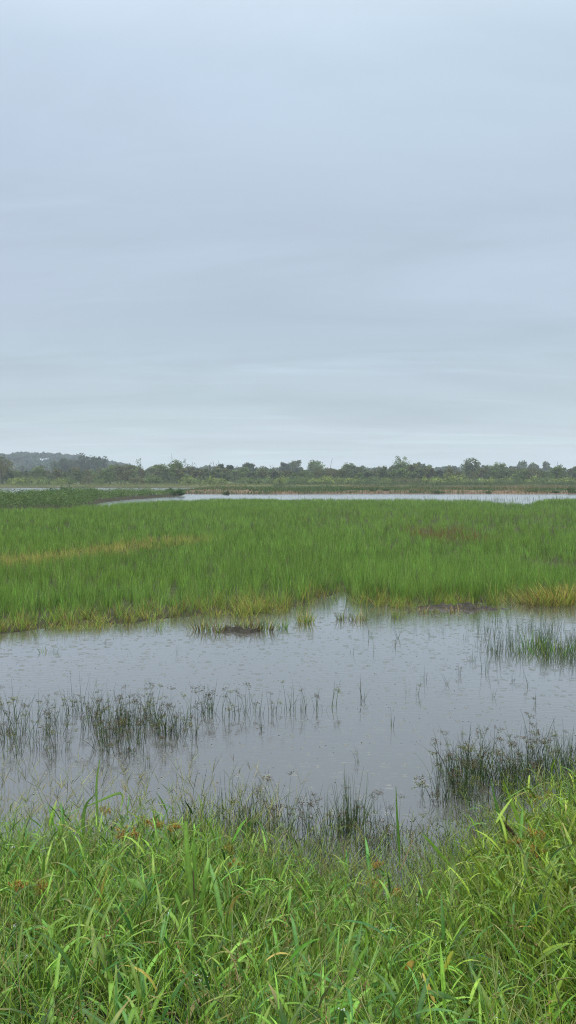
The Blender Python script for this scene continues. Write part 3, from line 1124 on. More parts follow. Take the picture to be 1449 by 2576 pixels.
def scrub():
    willows, bushes = [], []
    for k in range(9):
        r = thing("willow", "", "willow")
        make_tree(r, 4.6, 4.9, (GREYGREEN, MIDGREEN, BROWNGREEN)[k % 3], 26, 46, 0.26, 0.06, 0.06, limbs=8)
        willows.append(r)
    for k in range(7):
        r = thing("bush", "", "bush")
        make_shrub(r, 2.0, 3.4, (LIGHTGREEN, MIDGREEN, LIGHTGREEN, BROWNGREEN)[k % 4], 430, 0.19)
        bushes.append(r)
    first = set()

    def place(protos, k, label, loc, rz, s):
        r = protos[k]
        if (id(protos), k) in first:
            return dup(r, label, loc, rz, s)
        first.add((id(protos), k))
        r.location, r.rotation_euler, r.scale = loc, (0, 0, rz), s
        r["label"] = label

    rows = [("willows", willows, 18, 302, 1182, 7, ("grey green", "mid green", "brownish green"), "back row willow"),
            ("willows", willows, 19, 277, 1187, 7, ("grey green", "mid green", "brownish green"), "front row willow"),
            ("bushes", bushes, 24, 262, 1200, 4, ("light green", "mid green", "light green", "brownish"), "low bush")]
    for ri, (nm, protos, step, d0, ty0, jit, tones, words) in enumerate(rows):
        px = -40.0
        while px < 1500:
            d = d0 + U(-9, 9)
            ty = ty0 + RNG.normal(0, jit * 0.6)
            if ri == 0:
                ty += 4 * math.sin(px / 90.0)
            p = atd(px, ty, d)
            g = gz1(p[0], d)
            h = max(1.0, p[2] - g)
            k = int(RNG.integers(0, len(protos)))
            if ri == 2 and px < 620 and RNG.random() < 0.35:
                px += step
                continue
            tone = tones[k % len(tones)]
            size = "tall" if ty < ty0 - 2 else "short" if ty > ty0 + 2 else "middling"
            lab = f"{tone} {words} {where(px)}"
            if lab in USED:
                USED[lab] += 1
                lab += ", farther right" if USED[lab] == 2 else ", rightmost"
            else:
                USED[lab] = 1
            b = 4.6 * 0.99 if protos is willows else 2.0 * 0.9
            s = h / b
            wv = s * U(0.8, 1.2) if protos is willows else max(s, 0.8) * U(0.8, 1.3)
            place(protos, k, lab, (p[0], d, g - 0.05), U(0, 6.28), (wv, wv, s))
            px += step * U(0.75, 1.3)


scrub()


def far_woods():
    def canopy(name, xs, ys, hs, col, per, leaf, cw, label):
        mb = MB()
        n = len(xs)
        g = gz(xs, ys)
        q = np.repeat(np.arange(n), per)
        m = n * per
        d = unit(RNG.normal(0, 1, (m, 3)))
        d[:, 2] = np.abs(d[:, 2]) * 1.0 - 0.25
        rad = (0.75 + 0.25 * RNG.random(m))[:, None]
        lob = 1 + 0.22 * np.sin(d[:, 0:1] * 5 + q[:, None]) * np.cos(d[:, 1:2] * 6 + q[:, None] * 2)
        pts = np.stack([xs, ys, g + hs * 0.62], -1)[q] + d * rad * lob * np.stack([cw, cw, hs * 0.38], -1)[q]
        tone = U(0.75, 1.25, n)
        mb.cards(pts, leaf * U(0.6, 1.3, m), vary(col, m, 0.18, 0.05) * tone[q][:, None], 0.7)
        t = np.stack([xs, ys, g - 0.1], -1)
        P = path(t, U(0, 6, n), hs * 0.7, 0.03, 0.1, 4)
        mb.tubes(P, np.array([[0.3, 0.25, 0.2, 0.1]]) * np.ones((n, 1)), np.array(BARK), 4)
        tag(mb.build(name, M_TREE), label, "woods", kind="stuff")

    n = 260
    ys = U(700, 980, n)
    xs = U(-0.45, -0.205, n) * ys
    hs = U(10, 14, n)
    canopy("hill_forest", xs, ys, hs, (0.040, 0.072, 0.042), 150, 1.2, U(4, 6.5, n), "hazy blue green wood covering the low hill on the far left horizon")
    n = 380
    ys = U(560, 800, n)
    xs = U(-0.42, 0.42, n) * ys
    hs = U(6, 10.5, n) * (0.75 + 0.5 * vnoise(xs, ys, 70, 111))
    canopy("distant_woods", xs, ys, hs, (0.045, 0.075, 0.035), 110, 1.1, U(4, 7, n), "hazy distant woods showing as a low band through gaps in the treeline")
    # tangle filling the scrub
    mb = MB()
    n = 26000
    y = U(262, 318, n)
    x = U(-0.42, 0.42, n) * y
    g = gz(x, y)
    z = g + (0.4 + 2.6 * fnoise(x, y, 7, 113)) * np.sqrt(RNG.random(n))
    t = fnoise(x, y, 9, 115)[:, None]
    mb.cards(np.stack([x, y, z], -1), 0.22 * U(0.6, 1.3, n), vary(GREYGREEN, n) * t + vary(MIDGREEN, n) * (1 - t), 0.5)
    tag(mb.build("undergrowth", M_TREE), "dull green undergrowth filling the space under the far trees", "undergrowth", kind="stuff")


far_woods()

# shrubs on the sand flat and near bank of the channel
SHRUBS = [(440, 1229, 116, 44, "dark rounded shrub at the right tip of the weedy dyke"), (172, 1221, 84, 44, "tallest leafy shrub on the weedy dyke at left"), (130, 1226, 80, 30, "dark shrub left of the tallest one on the dyke"),
          (228, 1232, 88, 34, "low spreading shrub right of the tallest one on the dyke"), (300, 1233, 104, 40, "dense low shrub midway along the weedy dyke"), (365, 1233, 112, 36, "bluish shrub toward the thin end of the weedy dyke"),
          (60, 1232, 78, 40, "pale leafy shrub near the left end of the dyke"), (12, 1230, 76, 36, "dark shrub cut by the left edge on the dyke"),
          (757, 1233, 138, 16, "small green shrub leftmost on the sand flat's shore"), (790, 1233, 150, 14, "tiny dark shrub beside the leftmost shore shrub"), (797, 1222, 160, 8, "upright pale sprig standing on the sand flat"),
          (842, 1234, 140, 22, "wide low shrub on the sand shore below the needle spike"), (863, 1232, 141, 12, "round dark shrub on the sand shore right of the wide low one"),
          (893, 1234, 143, 24, "flat green shrub midway along the sand shore"), (938, 1234, 139, 16, "small shrub on the sand shore below the broken stumps"), (972, 1234, 140, 18, "green shrub on the shore left of the airy tree"),
          (1040, 1235, 137, 20, "low shrub on the shore right of the airy tree"), (1100, 1233, 136, 24, "leafy shrub on the shore below the small pointed tree"), (1230, 1234, 136, 16, "dull shrub on the shore below the low round tree"),
          (1310, 1230, 150, 14, "pale bushy shrub on the sand below the hazy trio"), (1340, 1234, 137, 26, "green low shrub near the right end of the sand shore"), (1395, 1235, 136, 24, "broad green shrub on the shore by the twin trunk tree"),
          (1440, 1227, 136, 26, "tall green shrub at the right end of the shore"), (700, 1218, 232, 22, "dark shrub on the berm below the crooked snag"), (640, 1234, 139, 18, "grassy shrub on the sand below the mushroom shaped tree"), (570, 1233, 128, 18, "green shrub in shallow water right of the dyke tip")]
for px, ty, d, wpx, lab in SHRUBS:
    p = atd(px, ty, d)
    g = max(gz1(p[0], d), -0.05)
    r = thing("shrub", lab, "shrub", (p[0], d, g - 0.03), U(0, 6.28))
    w = max(0.7, wpx * d / F)
    h = max(0.35, p[2] - g)
    make_shrub(r, h * 1.05, w * 1.25, (0.062, 0.125, 0.045) if d < 126 else (0.075, 0.12, 0.04), 420, 0.055 * w + 0.04)

# ------------------------------------------------------------------ mud, tussocks and sedges in the near water


def make_mud(name, label, cat, px0, px1, py, depth, hgt, seed):
    a, b = at(px0, py), at(px1, py)
    n, m = 70, 26
    s = np.linspace(0, 1, n)
    t = np.linspace(-1, 1, m)
    Sx, T = np.meshgrid(s, t, indexing='ij')
    X = a[0] + (b[0] - a[0]) * Sx
    Yc = a[1] + (b[1] - a[1]) * Sx + (fnoise(X, X * 0, 0.8, seed) - 0.5) * 0.7
    Y = Yc + T * depth
    prof = np.clip(1 - T ** 2, 0, 1) * np.sin(PI * np.clip(Sx, 0, 1)) ** 0.4
    Z = -0.12 + (hgt + 0.12) * prof * (0.1 + 1.5 * fnoise(X, Y, 0.3, seed + 3)) + (vnoise(X, Y, 0.09, seed + 9) - 0.5) * 0.09 * prof
    idx = np.arange(n * m).reshape(n, m)
    q = np.stack([idx[:-1, :-1], idx[1:, :-1], idx[1:, 1:], idx[:-1, 1:]], -1).reshape(-1, 4)
    c = np.array([0.028, 0.025, 0.016]) * (0.6 + 0.8 * fnoise(X, Y, 0.2, seed + 5))[..., None]
    mb = MB()
    mb.add(np.stack([X, Y, Z], -1), q, c)
    return tag(mb.build(name, M_MUD), label, cat)


make_mud("mud_bank", "long low dark mud bank at the field's edge right of centre", "mud bank", 1020, 1300, 1532, 0.42, 0.075, 201)
make_mud("mud_bank", "small mud islet with yellow tufts off the field's left edge", "mud bank", 480, 700, 1583, 0.28, 0.062, 211)


def tussock(name, label, cat, px, py, n, spread, h, cols, lean=0.35, bend=0.6, width=0.009, group=None, wx=1.0):
    p = at(px, py, 0.0)
    r = np.sqrt(RNG.random(n)) * spread
    a = U(0, 2 * PI, n)
    base = np.stack([r * np.cos(a) * wx, r * np.sin(a) * 0.8, np.full(n, -0.05)], -1)
    az = a + RNG.normal(0, 0.6, n)
    L = h * U(0.55, 1.15, n)
    P = path(base, az, L, lean * (r / spread) + U(0, 0.12, n), bend * U(0.1, 1.1, n), 6)
    mb = MB()
    which = RNG.integers(0, len(cols), n)
    c = np.concatenate([vary(cols[w], 1, 0.2) for w in which])
    mb.ribbons(P, np.outer(width * U(0.7, 1.3, n), BLADE(6)), side_of(az, RNG.normal(0, 0.5, n)), c)
    return tag(mb.build(name, M_BLADE, None, (p[0], p[1], 0)), label, cat, group)


YEL, LIM, GRN, BRN = (0.34, 0.28, 0.075), (0.19, 0.24, 0.04), (0.06, 0.15, 0.025), (0.10, 0.065, 0.03)
tussock("grass_tussock", "round yellow green tussock standing alone in water left of the inlet", "grass", 766, 1566, 110, 0.16, 0.30, [LIM, GRN, LIM, YEL])
tussock("grass_tussock", "small green tuft in water left of the round yellow tussock", "grass", 712, 1582, 45, 0.09, 0.26, [GRN, GRN, LIM])
tussock("grass_tussock", "dull little tuft in the inlet mouth, left of the straw one", "grass", 862, 1558, 50, 0.11, 0.24, [GRN, BRN, LIM])
tussock("grass_tussock", "straw tinted tuft in the inlet mouth", "grass", 906, 1560, 70, 0.16, 0.26, [YEL, LIM, BRN, GRN])
tussock("grass_tussock", "low olive tuft in water left of the long mud bank", "grass", 998, 1553, 40, 0.14, 0.2, [GRN, LIM, BRN])
tussock("grass_tussock", "faint green tuft in open water at the far left below the field", "grass", 122, 1640, 26, 0.13, 0.16, [GRN, LIM])
tussock("grass_tussock", "tiny tuft in water just off the field's left edge", "grass", 400, 1584, 20, 0.07, 0.2, [GRN, LIM])
for px, py, lab in ((508, 1583, "yellow spiky tuft at the left end of the mud islet"), (548, 1588, "lime tuft left of middle on the mud islet"), (600, 1580, "brownish tuft midway on the mud islet"), (632, 1585, "bright yellow tuft right of middle on the mud islet"), (664, 1584, "withered tuft at the right end of the mud islet")):
    tussock("grass_tussock", lab, "grass", px, py, 80, 0.19, 0.32, [YEL, LIM, BRN, BRN, GRN] if "brown" not in lab else [BRN, BRN, LIM], 0.5, 0.8, 0.010)
for px, py, lab in ((1140, 1538, "dead brown tuft lying on the long mud bank"), (1195, 1532, "straw tuft on the back of the long mud bank"), (1065, 1540, "flattened dark tuft at the left end of the mud bank")):
    tussock("grass_tussock", lab, "grass", px, py, 50, 0.25, 0.24, [BRN, YEL, BRN], 0.8, 1.0, 0.010)
tussock("grass_tussock", "large bright yellow grass clump at the right edge of the field", "grass", 1415, 1516, 950, 0.68, 0.52, [(0.40, 0.35, 0.08), (0.29, 0.31, 0.05), LIM, LIM, YEL, BRN, (0.12, 0.19, 0.03)], 0.6, 0.9, 0.011, wx=1.35)
tussock("grass_tussock", "pale straw clump spilling left of the large yellow clump", "grass", 1335, 1522, 260, 0.42, 0.30, [(0.24, 0.20, 0.08), BRN, LIM, BRN], 0.8, 1.0, 0.010, wx=1.5)

STEMD = (0.036, 0.050, 0.021)
STEMG = (0.062, 0.112, 0.029)
SEEDC = (0.085, 0.058, 0.028)
SEEDG = (0.14, 0.15, 0.04)


def seed_head(parent, p, size, col, n_ray=6):
    """a cluster of small spikelet balls on short rays, with leafy bracts"""
    mb = MB()
    az = np.arange(n_ray) * 2 * PI / n_ray + U(-0.4, 0.4, n_ray)
    R_ = path(np.tile(p, (n_ray, 1)), az, size * U(0.4, 1.1, n_ray), U(0.3, 1.5, n_ray), U(0, 0.5, n_ray), 3)
    mb.tubes(R_, 0.0008, np.array(STEMG), 3)
    k = n_ray * 7
    q = np.repeat(np.arange(n_ray), 7)
    c = R_[q, -1] + RNG.normal(0, size * 0.17, (k, 3))
    mb.octas(c, unit(RNG.normal(0, 1, (k, 3))) * size * 0.11, size * 0.06, vary(col, k, 0.25))
    return mb.build("seed_head", M_SEED, parent)


def make_sedge(name, n, spread, h, heads, green=0.3, r=0.0024, splay=0.2):
    root = thing(name, "", "sedge")
    rr = np.sqrt(RNG.random(n)) * spread
    a = U(0, 2 * PI, n)
    base = np.stack([rr * np.cos(a), rr * np.sin(a), np.full(n, -0.04)], -1)
    az = a + RNG.normal(0, 0.9, n)
    L = h * U(0.45, 1.15, n)
    lean = np.abs(RNG.normal(0.06, splay * 0.6, n))
    P = path(base, az, L, lean, np.abs(RNG.normal(0.15, splay, n)), 6)
    kink = RNG.random(n) < 0.10                                   # a few snapped over
    P[kink, 4:] -= np.array([0, 0, 1.0]) * (h * np.array([0.14, 0.30]))[None, :, None]
    col = np.where((RNG.random(n) < green)[:, None], vary(STEMG, n, 0.2), vary(STEMD, n, 0.2))
    mb = MB()
    mb.tubes(P, r * U(0.7, 1.2, n)[:, None] * np.linspace(1.15, 0.3, 6)[None], col, 3)
    nb = max(2, n // 2)                                            # thin leaves from the base
    b2 = base[RNG.integers(0, n, nb)] + RNG.normal(0, spread * 0.2, (nb, 3)) * np.array([1, 1, 0])
    az2 = U(0, 2 * PI, nb)
    P2 = path(b2, az2, h * U(0.35, 0.8, nb), U(0.05, 0.35, nb), U(0.1, 0.8, nb), 5)
    mb.ribbons(P2, np.outer(U(0.003, 0.0055, nb), BLADE(5)), side_of(az2, RNG.normal(0, .5, nb)), vary(STEMG, nb, 0.25))
    mb.build("foliage", M_STEM, root)
    pick = RNG.choice(n, min(heads, n), replace=False)
    for i in pick:
        seed_head(root, P[i, int(RNG.integers(2, 6))], U(0.03, 0.056), SEEDC if RNG.random() < 0.72 else SEEDG, int(RNG.integers(4, 8)))
    return root


PROTO = {}


def sedge(kind, label, px, py, s=1.0, group=None, rz=None):
    if kind not in PROTO:
        spec = {'full': (8, 0.12, 0.41, 3, 0.3, 0.0027, 0.36), 'head': (6, 0.08, 0.44, 3, 0.35, 0.0026, 0.34), 'thin': (5, 0.07, 0.40, 0, 0.2), 'green': (26, 0.09, 0.44, 1, 0.9), 'dense': (18, 0.16, 0.48, 4, 0.35, 0.0027, 0.36), 'sprig': (2, 0.025, 0.26, 0, 0.4), 'bent': (3, 0.03, 0.24, 1, 0.3), 'emerg': (11, 0.12, 0.36, 0, 0.75)}[kind]
        PROTO[kind] = [make_sedge("sedge", *spec) for _ in range(6)]
        PROTO[kind + '_i'] = 0
    lst = PROTO[kind]
    i = PROTO[kind + '_i']
    PROTO[kind + '_i'] += 1
    p = at(px, py)
    z = max(gz1(p[0], p[1]), 0.0)
    loc = (p[0], p[1], z - 0.01)
    rz = U(0, 6.28) if rz is None else rz
    if i < len(lst):
        r = lst[i]
        r.location, r.rotation_euler, r.scale = loc, (0, 0, rz), (s,) * 3
        r["label"] = label
        if group:
            r["group"] = group
    else:
        dup(lst[i % len(lst)], label, loc, rz, s, group)


# left stand
for k in range(66):
    t = U(0, 1)
    px = -10 + 530 * t if k % 3 else RNG.normal(290, 80)
    py = U(1782, 1905) if k % 2 else RNG.normal(1835, 26)
    px += (py - 1838) * -0.6
    sedge('full' if k % 5 else 'head', "dark thin sedge with brown seed clusters in the left stand in the water", px, float(np.clip(py, 1788, 1905)), U(0.75, 1.15), "sedges of the left stand")
for px, py, kind, s, lab in ((565, 1808, 'head', 0.95, "sedge with one dark cluster just right of the left stand"), (610, 1800, 'full', 0.9, "upright sedge group between the left stand and the small clustered one"), (632, 1790, 'head', 1.05, "tall sedge with crossed tips, two green clusters high up"),
                             (655, 1800, 'thin', 0.9, "thin stalks just right of the crossed tipped sedge"), (686, 1798, 'head', 0.75, "short sedge with a heavy dark double cluster"), (722, 1786, 'head', 0.9, "sedge with a high dark cluster left of the thin row"),
                             (748, 1790, 'thin', 0.9, "thin stalks first in the row ending at the leaning sedge"), (772, 1786, 'thin', 0.85, "thin stalks second in the row ending at the leaning sedge"), (800, 1783, 'full', 0.7, "low sedge third in the row, beside the leaning sedge"), (836, 1778, 'bent', 1.5, "leaning sedge with a broken stalk at the right end of the row"),
                             (655, 1838, 'bent', 1.0, "small fallen sedge sprig floating right of the left stand"), (420, 1880, 'bent', 1.1, "low sedge with a dark cluster at the front of the left stand"), (318, 1892, 'bent', 1.0, "drooping sprig with a cluster below the left stand"), (130, 1912, 'bent', 1.0, "dark sprig at the lower left end of the stand"), (40, 1860, 'head', 1.0, "splayed sedge at the far left end of the stand")):
    sedge(kind, lab, px, py, s)
# right stand
for k in range(46):
    px = U(1095, 1500)
    py = U(1925, 2030) - 0.02 * (px - 1095)
    sedge('dense' if k % 3 else 'full', "dark tangled sedge with brown and green seed clusters in the right stand by the bank", px, py, U(0.75, 1.1), "sedges of the right stand")
for px, py, s, lab in ((1120, 1945, 1.0, "splayed sedge with long arching stalks at the left end of the right stand"), (1165, 1915, 0.8, "slim sedge with a high cluster at the back of the right stand"), (1225, 1900, 0.9, "sedge with a spidery dark cluster on top, back of the right stand"), (1345, 1895, 1.1, "tall sedge with dark clusters rising highest in the right stand")):
    sedge('head', lab, px, py, s)
sedge('green', "bright green upright tuft at the right edge behind the mound", 1432, 1985, 1.15)
sedge('green', "green tuft second from the right edge behind the mound", 1405, 1975, 0.9)
# front middle
sedge('green', "thick green rush tuft standing in the water before the middle bank", 885, 2088, 1.1)
sedge('green', "smaller green rush tuft close behind the thick one", 900, 2070, 0.8)
for k in range(26):
    px = U(600, 1090)
    py = U(2060, 2150)
    sedge('full' if k % 3 else 'dense', "dark sedge in the front row along the middle of the near bank", px, py, U(0.6, 0.95), "sedges along the near bank")
for k in range(14):
    sedge('thin', "sparse dark stalks rising from the bank's front edge left of the middle", U(470, 640), U(2060, 2110), U(0.9, 1.2), "stalks at the left front edge")
# upper right emergent grass
for k in range(92):
    px = 1185 + 320 * RNG.random() ** 0.8
    py = U(1562, 1672) + 0.02 * (px - 1235)
    sedge('emerg' if k % 2 else 'thin', "short dark green reed tuft in the shallows below the yellow clump", px, py, U(0.6, 1.05), "reed tufts below the yellow clump")
tussock("grass_tussock", "leafy bright green patch of grass in water at the right edge", "grass", 1402, 1646, 260, 0.42, 0.28, [GRN, LIM, GRN, (0.05, 0.10, 0.03)], 0.4, 0.9, 0.008, wx=1.5)
tussock("grass_tussock", "leafy green tuft left of the bright patch at the right edge", "grass", 1345, 1628, 90, 0.25, 0.34, [GRN, LIM, (0.05, 0.10, 0.03)], 0.4, 0.6, 0.008)
# lone sprigs: each named by what it is nearest to
SPR = [(930, 1603, 'sprig', 1.3, "thin pair of stalks in open water below the inlet"), (1003, 1606, 'sprig', 1.5, "thin stalks in open water below the olive tuft"), (992, 1628, 'sprig', 1.0, "small twig below the thin stalks by the olive tuft"), (886, 1640, 'sprig', 0.9, "single short stalk in open water below the inlet tufts"),
       (781, 1600, 'sprig', 0.9, "small sprig right under the round yellow tussock"), (940, 1640, 'sprig', 1.0, "faint stalk in the water midway below the inlet"), (1085, 1600, 'thin', 0.7, "few dark stalks below the left end of the long mud bank"), (1045, 1585, 'thin', 0.6, "short dark stalks close below the mud bank's left end"),
       (1110, 1590, 'thin', 0.6, "short dark stalks under the middle of the mud bank"), (1170, 1605, 'thin', 0.7, "sparse stalks under the right end of the mud bank"), (1205, 1625, 'thin', 0.8, "sparse stalks left of the reed tufts"), (1215, 1690, 'thin', 1.0, "loose upright stalks off the left foot of the reed tufts"),
       (1155, 1698, 'bent', 1.0, "bent sprig left of the loose upright stalks"), (1068, 1712, 'sprig', 1.1, "forked little stalk in open water on the right"), (1127, 1722, 'sprig', 1.0, "short spike between the forked stalk and the reeds"), (918, 1762, 'sprig', 1.9, "tall pair of thin stalks standing alone in mid water"),
       (1024, 1742, 'sprig', 0.8, "short stub in open water right of the tall pair"), (1050, 1748, 'bent', 0.9, "arched broken stalk lying by the short stub"), (1240, 1755, 'sprig', 1.0, "single spike below the loose upright stalks"), (1290, 1715, 'bent', 0.8, "dark twig lying under the reed tufts"),
       (1330, 1730, 'sprig', 1.0, "pale spike under the reed tufts toward the right edge"), (1350, 1772, 'bent', 0.8, "looped twig in the water near the right edge"), (985, 1826, 'sprig', 1.1, "lone thin stalk in the empty middle water"), (445, 1643, 'sprig', 0.8, "lone dark stalk in open water above the left stand"),
       (758, 1662, 'sprig', 0.6, "tiny stub in open water in the middle"), (265, 1618, 'bent', 0.6, "small dark sprig just below the field at left"), (902, 1918, 'bent', 0.7, "little bent twig in front of the middle bank"), (1062, 2000, 'bent', 1.0, "dark curved stalk left of the right stand's foot"),
       (1440, 1690, 'sprig', 0.8, "short green spike at the right edge below the reeds"), (250, 1945, 'sprig', 0.9, "dark forked stalk in the water before the left bank"), (370, 1930, 'bent', 0.8, "curled twig in the water below the left stand")]
for px, py, kind, s, lab in SPR:
    sedge(kind, lab, px, py, s)


for _k, _lst in list(PROTO.items()):
    if isinstance(_lst, list):
        for _r in _lst[PROTO[_k + '_i']:]:
            for _c in list(_r.children):
                bpy.data.objects.remove(_c)
            bpy.data.objects.remove(_r)


# rain striking the water: small raised drops
def rain_on_water():
    mb = MB()
    n = 1000
    y = 5.0 + 9 * RNG.random(n) ** 1.2
    x = U(-0.45, 0.45, n) * y
    k = (gz(x, y) < -0.03)
    x, y = x[k], y[k]
    n = len(x)
    r = U(0.003, 0.008, n)
    ax = np.stack([np.zeros(n), np.zeros(n), r * U(0.7, 1.6, n)], -1)
    mb.octas(np.stack([x, y, r * 0.3], -1), ax, r, np.tile((0.03, 0.033, 0.035), (n, 1)))
    tag(mb.build("rain_splashes", M_WATER), "little bumps thrown up where raindrops strike the pond", "rain", kind="stuff")


rain_on_water()


# ------------------------------------------------------------------ the grassy bank in front
def hollow(x, y):
    """the dark gap left of the middle"""
    return sstep(1.0, 0.3, np.sqrt(((x + 0.12) / 0.34) ** 2 + ((y - 2.95) / 0.42) ** 2))


def bank_points(n, y0=1.0, y1=5.4, edge=0.02):
    n = int(n * 1.5)
    x = U(-4.5, 4.5, n)
    y = U(y0, y1, n)
    s = shore(x) - y
    k = (np.abs(x) < 0.48 * y + 1.7) & (s > edge)
    return x[k], y[k]


def bank():
    # broad-leaved grass
    lv, st = MB(), MB()
    x, y = bank_points(10500, edge=0.10)
    s = shore(x) - y
    right = sstep(0.3, 1.1, x)
    mid = sstep(0.0, 0.35, x + 0.1) * sstep(1.2, 0.8, x) * sstep(1.3, 0.5, s)   # thinner near the middle shore
    dens = (0.15 + 1.1 * sstep(0.32, 0.6, fnoise(x, y, 0.3, 121))) * (1 - 0.88 * hollow(x, y)) * (1 - 0.75 * mid) * (0.4 + 0.6 * sstep(0.1, 0.7, s))
    k = RNG.random(len(x)) < dens
    x, y, s, right, mid = (q[k] for q in (x, y, s, right, mid))
    n = len(x)
    base = np.stack([x, y, gz(x, y) - 0.02], -1)
    az = np.where(RNG.random(n) < 0.55 * right + 0.25, PI * 0.85 + RNG.normal(0, 0.6, n), U(0, 2 * PI, n))
    L = U(0.26, 0.60, n) * (0.8 + 0.5 * fnoise(x, y, 0.8, 123)) * (1 - 0.35 * mid) * (1 - 0.3 * hollow(x, y)) * (0.7 + 0.3 * sstep(0, 0.9, s))
    P = path(base, az, L, np.abs(RNG.normal(0.12, 0.16, n)), np.abs(RNG.normal(0.5, 0.25, n)), 7)
    tone = fnoise(x, y, 0.9, 125)[:, None]
    gcol = np.array([0.068, 0.150, 0.022]) * (1 - tone) + np.array([0.122, 0.225, 0.024]) * tone
    gcol = gcol * (1 - 0.5 * right[:, None]) + np.array([0.185, 0.26, 0.018]) * 0.5 * right[:, None]
    pc = gcol * np.clip(RNG.normal(1, 0.24, (n, 1)), 0.5, 1.7) * (1 + RNG.normal(0, 0.09, (n, 3)))
    st.tubes(P, np.linspace(0.0019, 0.0009, 7)[None] * np.ones((n, 1)), pc * np.array([1.35, 1.2, 1.0]), 3)
    spots = []
    for j in range(8):
        t = 0.12 + 0.88 * (j + U(0, 1, n)) / 8.0
        kk = RNG.random(n) < 0.86
        i = np.clip((t * 6).astype(int), 0, 5)
        f = (t * 6 - i)[:, None]
        b = P[np.arange(n), i] * (1 - f) + P[np.arange(n), i + 1] * f
        b, t_ = b[kk], t[kk]
        m = len(b)
        la = az[kk] + (PI if j % 2 else 0) + RNG.normal(0, 0.75, m)
        ln = U(0.055, 0.19, m) * (1.15 - 0.35 * t_)
        lp = path(b, la, ln, U(0.3, 0.9, m), U(0.2, 1.7, m), 6)
        w = ln * U(0.044, 0.10, m)
        wet = RNG.random(m) < 0.030
        if j > 2:
            spots.append(np.repeat(lp[wet, 2], 5, 0) + RNG.normal(0, 0.006, (5 * wet.sum(), 3)) * np.array([1, 1, 0.15]) + np.array([0, 0, 0.002]))
        cc = pc[kk] * np.clip(RNG.normal(1, 0.16, (m, 1)), 0.55, 1.6)
        blue = RNG.random(m) < 0.32
        cc[blue] = cc[blue] * np.array([0.46, 0.62, 1.0])
        hi = RNG.random(m) < 0.12
        cc[hi] = cc[hi] * np.array([1.3, 1.25, 1.3])
        cc = np.minimum(cc, np.array([0.19, 0.29, 0.07]))
        yl = RNG.random(m) < 0.012
        cc[yl] = vary((0.26, 0.22, 0.05), m, 0.2)[yl]
        cc = np.repeat(cc[:, None, :], 6, 1)
        brownt = (RNG.random(m) < 0.2)[:, None, None] * np.array([0, 0, 0, 0.1, 0.6, 0.95])[None, :, None]
        cc = cc * (1 - brownt) + brownt * np.array([0.23, 0.17, 0.07])
        dead = RNG.random(m) < 0.05 * (t_ < 0.5)
        cc[dead] = vary((0.20, 0.15, 0.075), m, 0.25)[dead][:, None, :]
        lv.ribbons(lp, np.outer(w, LANCE(6)), side_of(la, RNG.normal(0, 0.45, m)), cc, 0.16)
    tag(lv.build("bank_grass", M_WET), "thick wet broad leaved grass covering the near bank", "grass", kind="stuff")
    tag(st.build("grass_stalks", M_STEM), "pale stalks carrying the broad leaved grass on the near bank", "grass", kind="stuff")

    # rain standing in beads on some of the leaves
    dr = MB()
    sp0 = np.concatenate(spots)
    m = len(sp0)
    r = U(0.0009, 0.0026, m)
    dr.octas(sp0, np.stack([0 * r, 0 * r, r * 0.8], -1), r, np.tile((0.9, 0.9, 0.9), (m, 1)))
    tag(dr.build("rain_beads", M_DROP), "glinting beads of rain standing on the leaves of the near bank", "rain", kind="stuff")

    # wiry flowering stems and thin blades
    wi = MB()
    x, y = bank_points(44000, edge=-0.05)
    s = shore(x) - y
    right = sstep(0.3, 1.1, x)
    k = RNG.random(len(x)) < (0.08 + 1.0 * sstep(0.36, 0.62, fnoise(x, y, 0.28, 131))) * (1 - 0.8 * hollow(x, y)) * (0.45 + 0.55 * sstep(-0.05, 0.6, s))
    x, y, s, right = (q[k] for q in (x, y, s, right))
    n = len(x)
    base = np.stack([x, y, gz(x, y) - 0.02], -1)
    az = np.where(RNG.random(n) < 0.5 * sstep(-0.2, 0.8, x), PI * 0.8 + RNG.normal(0, 0.5, n), U(0, 2 * PI, n))
    L = U(0.28, 0.68, n) * (0.75 + 0.55 * fnoise(x, y, 0.7, 133)) * (0.72 + 0.28 * sstep(0, 0.8, s))
    P = path(base, az, L, np.abs(RNG.normal(0.12, 0.27, n)), np.abs(RNG.normal(0.5, 0.38, n)), 7)
    c = vary((0.19, 0.315, 0.04), n, 0.3, 0.08)
    pale = RNG.random(n) < 0.14
    c[pale] = vary((0.27, 0.26, 0.10), n, 0.2)[pale]
    thin = RNG.random(n) < 0.55
    wi.tubes(P[thin], np.linspace(0.0012, 0.0006, 7)[None] * np.ones((thin.sum(), 1)), c[thin], 3)
    nb = ~thin
    wi.ribbons(P[nb], np.outer(U(0.0028, 0.0058, nb.sum()), BLADE(7)), side_of(az[nb], RNG.normal(0, 0.6, nb.sum())), c[nb] * np.array([0.5, 0.62, 0.6]))
    # finger-like seed spikes on the tips of some
    tip = np.where(thin)[0]
    tip = tip[RNG.random(len(tip)) < 0.20]
    q = np.repeat(tip, 4)
    m = len(q)
    sp = path(P[q, -1], U(0, 2 * PI, m), U(0.04, 0.10, m), U(0.2, 0.9, m), U(0, 0.5, m), 4)
    wi.tubes(sp, np.array([[0.0011, 0.0014, 0.0013, 0.0005]]) * np.ones((m, 1)), vary((0.20, 0.25, 0.08), m, 0.2), 3)
    seedy = RNG.random(len(tip)) < 0.35
    q = np.repeat(tip[seedy], 26)
    m = len(q)
    cs = P[q, 6] + (P[q, 5] - P[q, 6]) * U(0, 1.2, m)[:, None] + RNG.normal(0, 0.003, (m, 3))
    wi.octas(cs, unit(RNG.normal(0, 1, (m, 3)) + np.array([0, 0, 1.0])) * 0.0045, 0.0015, vary((0.20, 0.14, 0.06), m, 0.25))
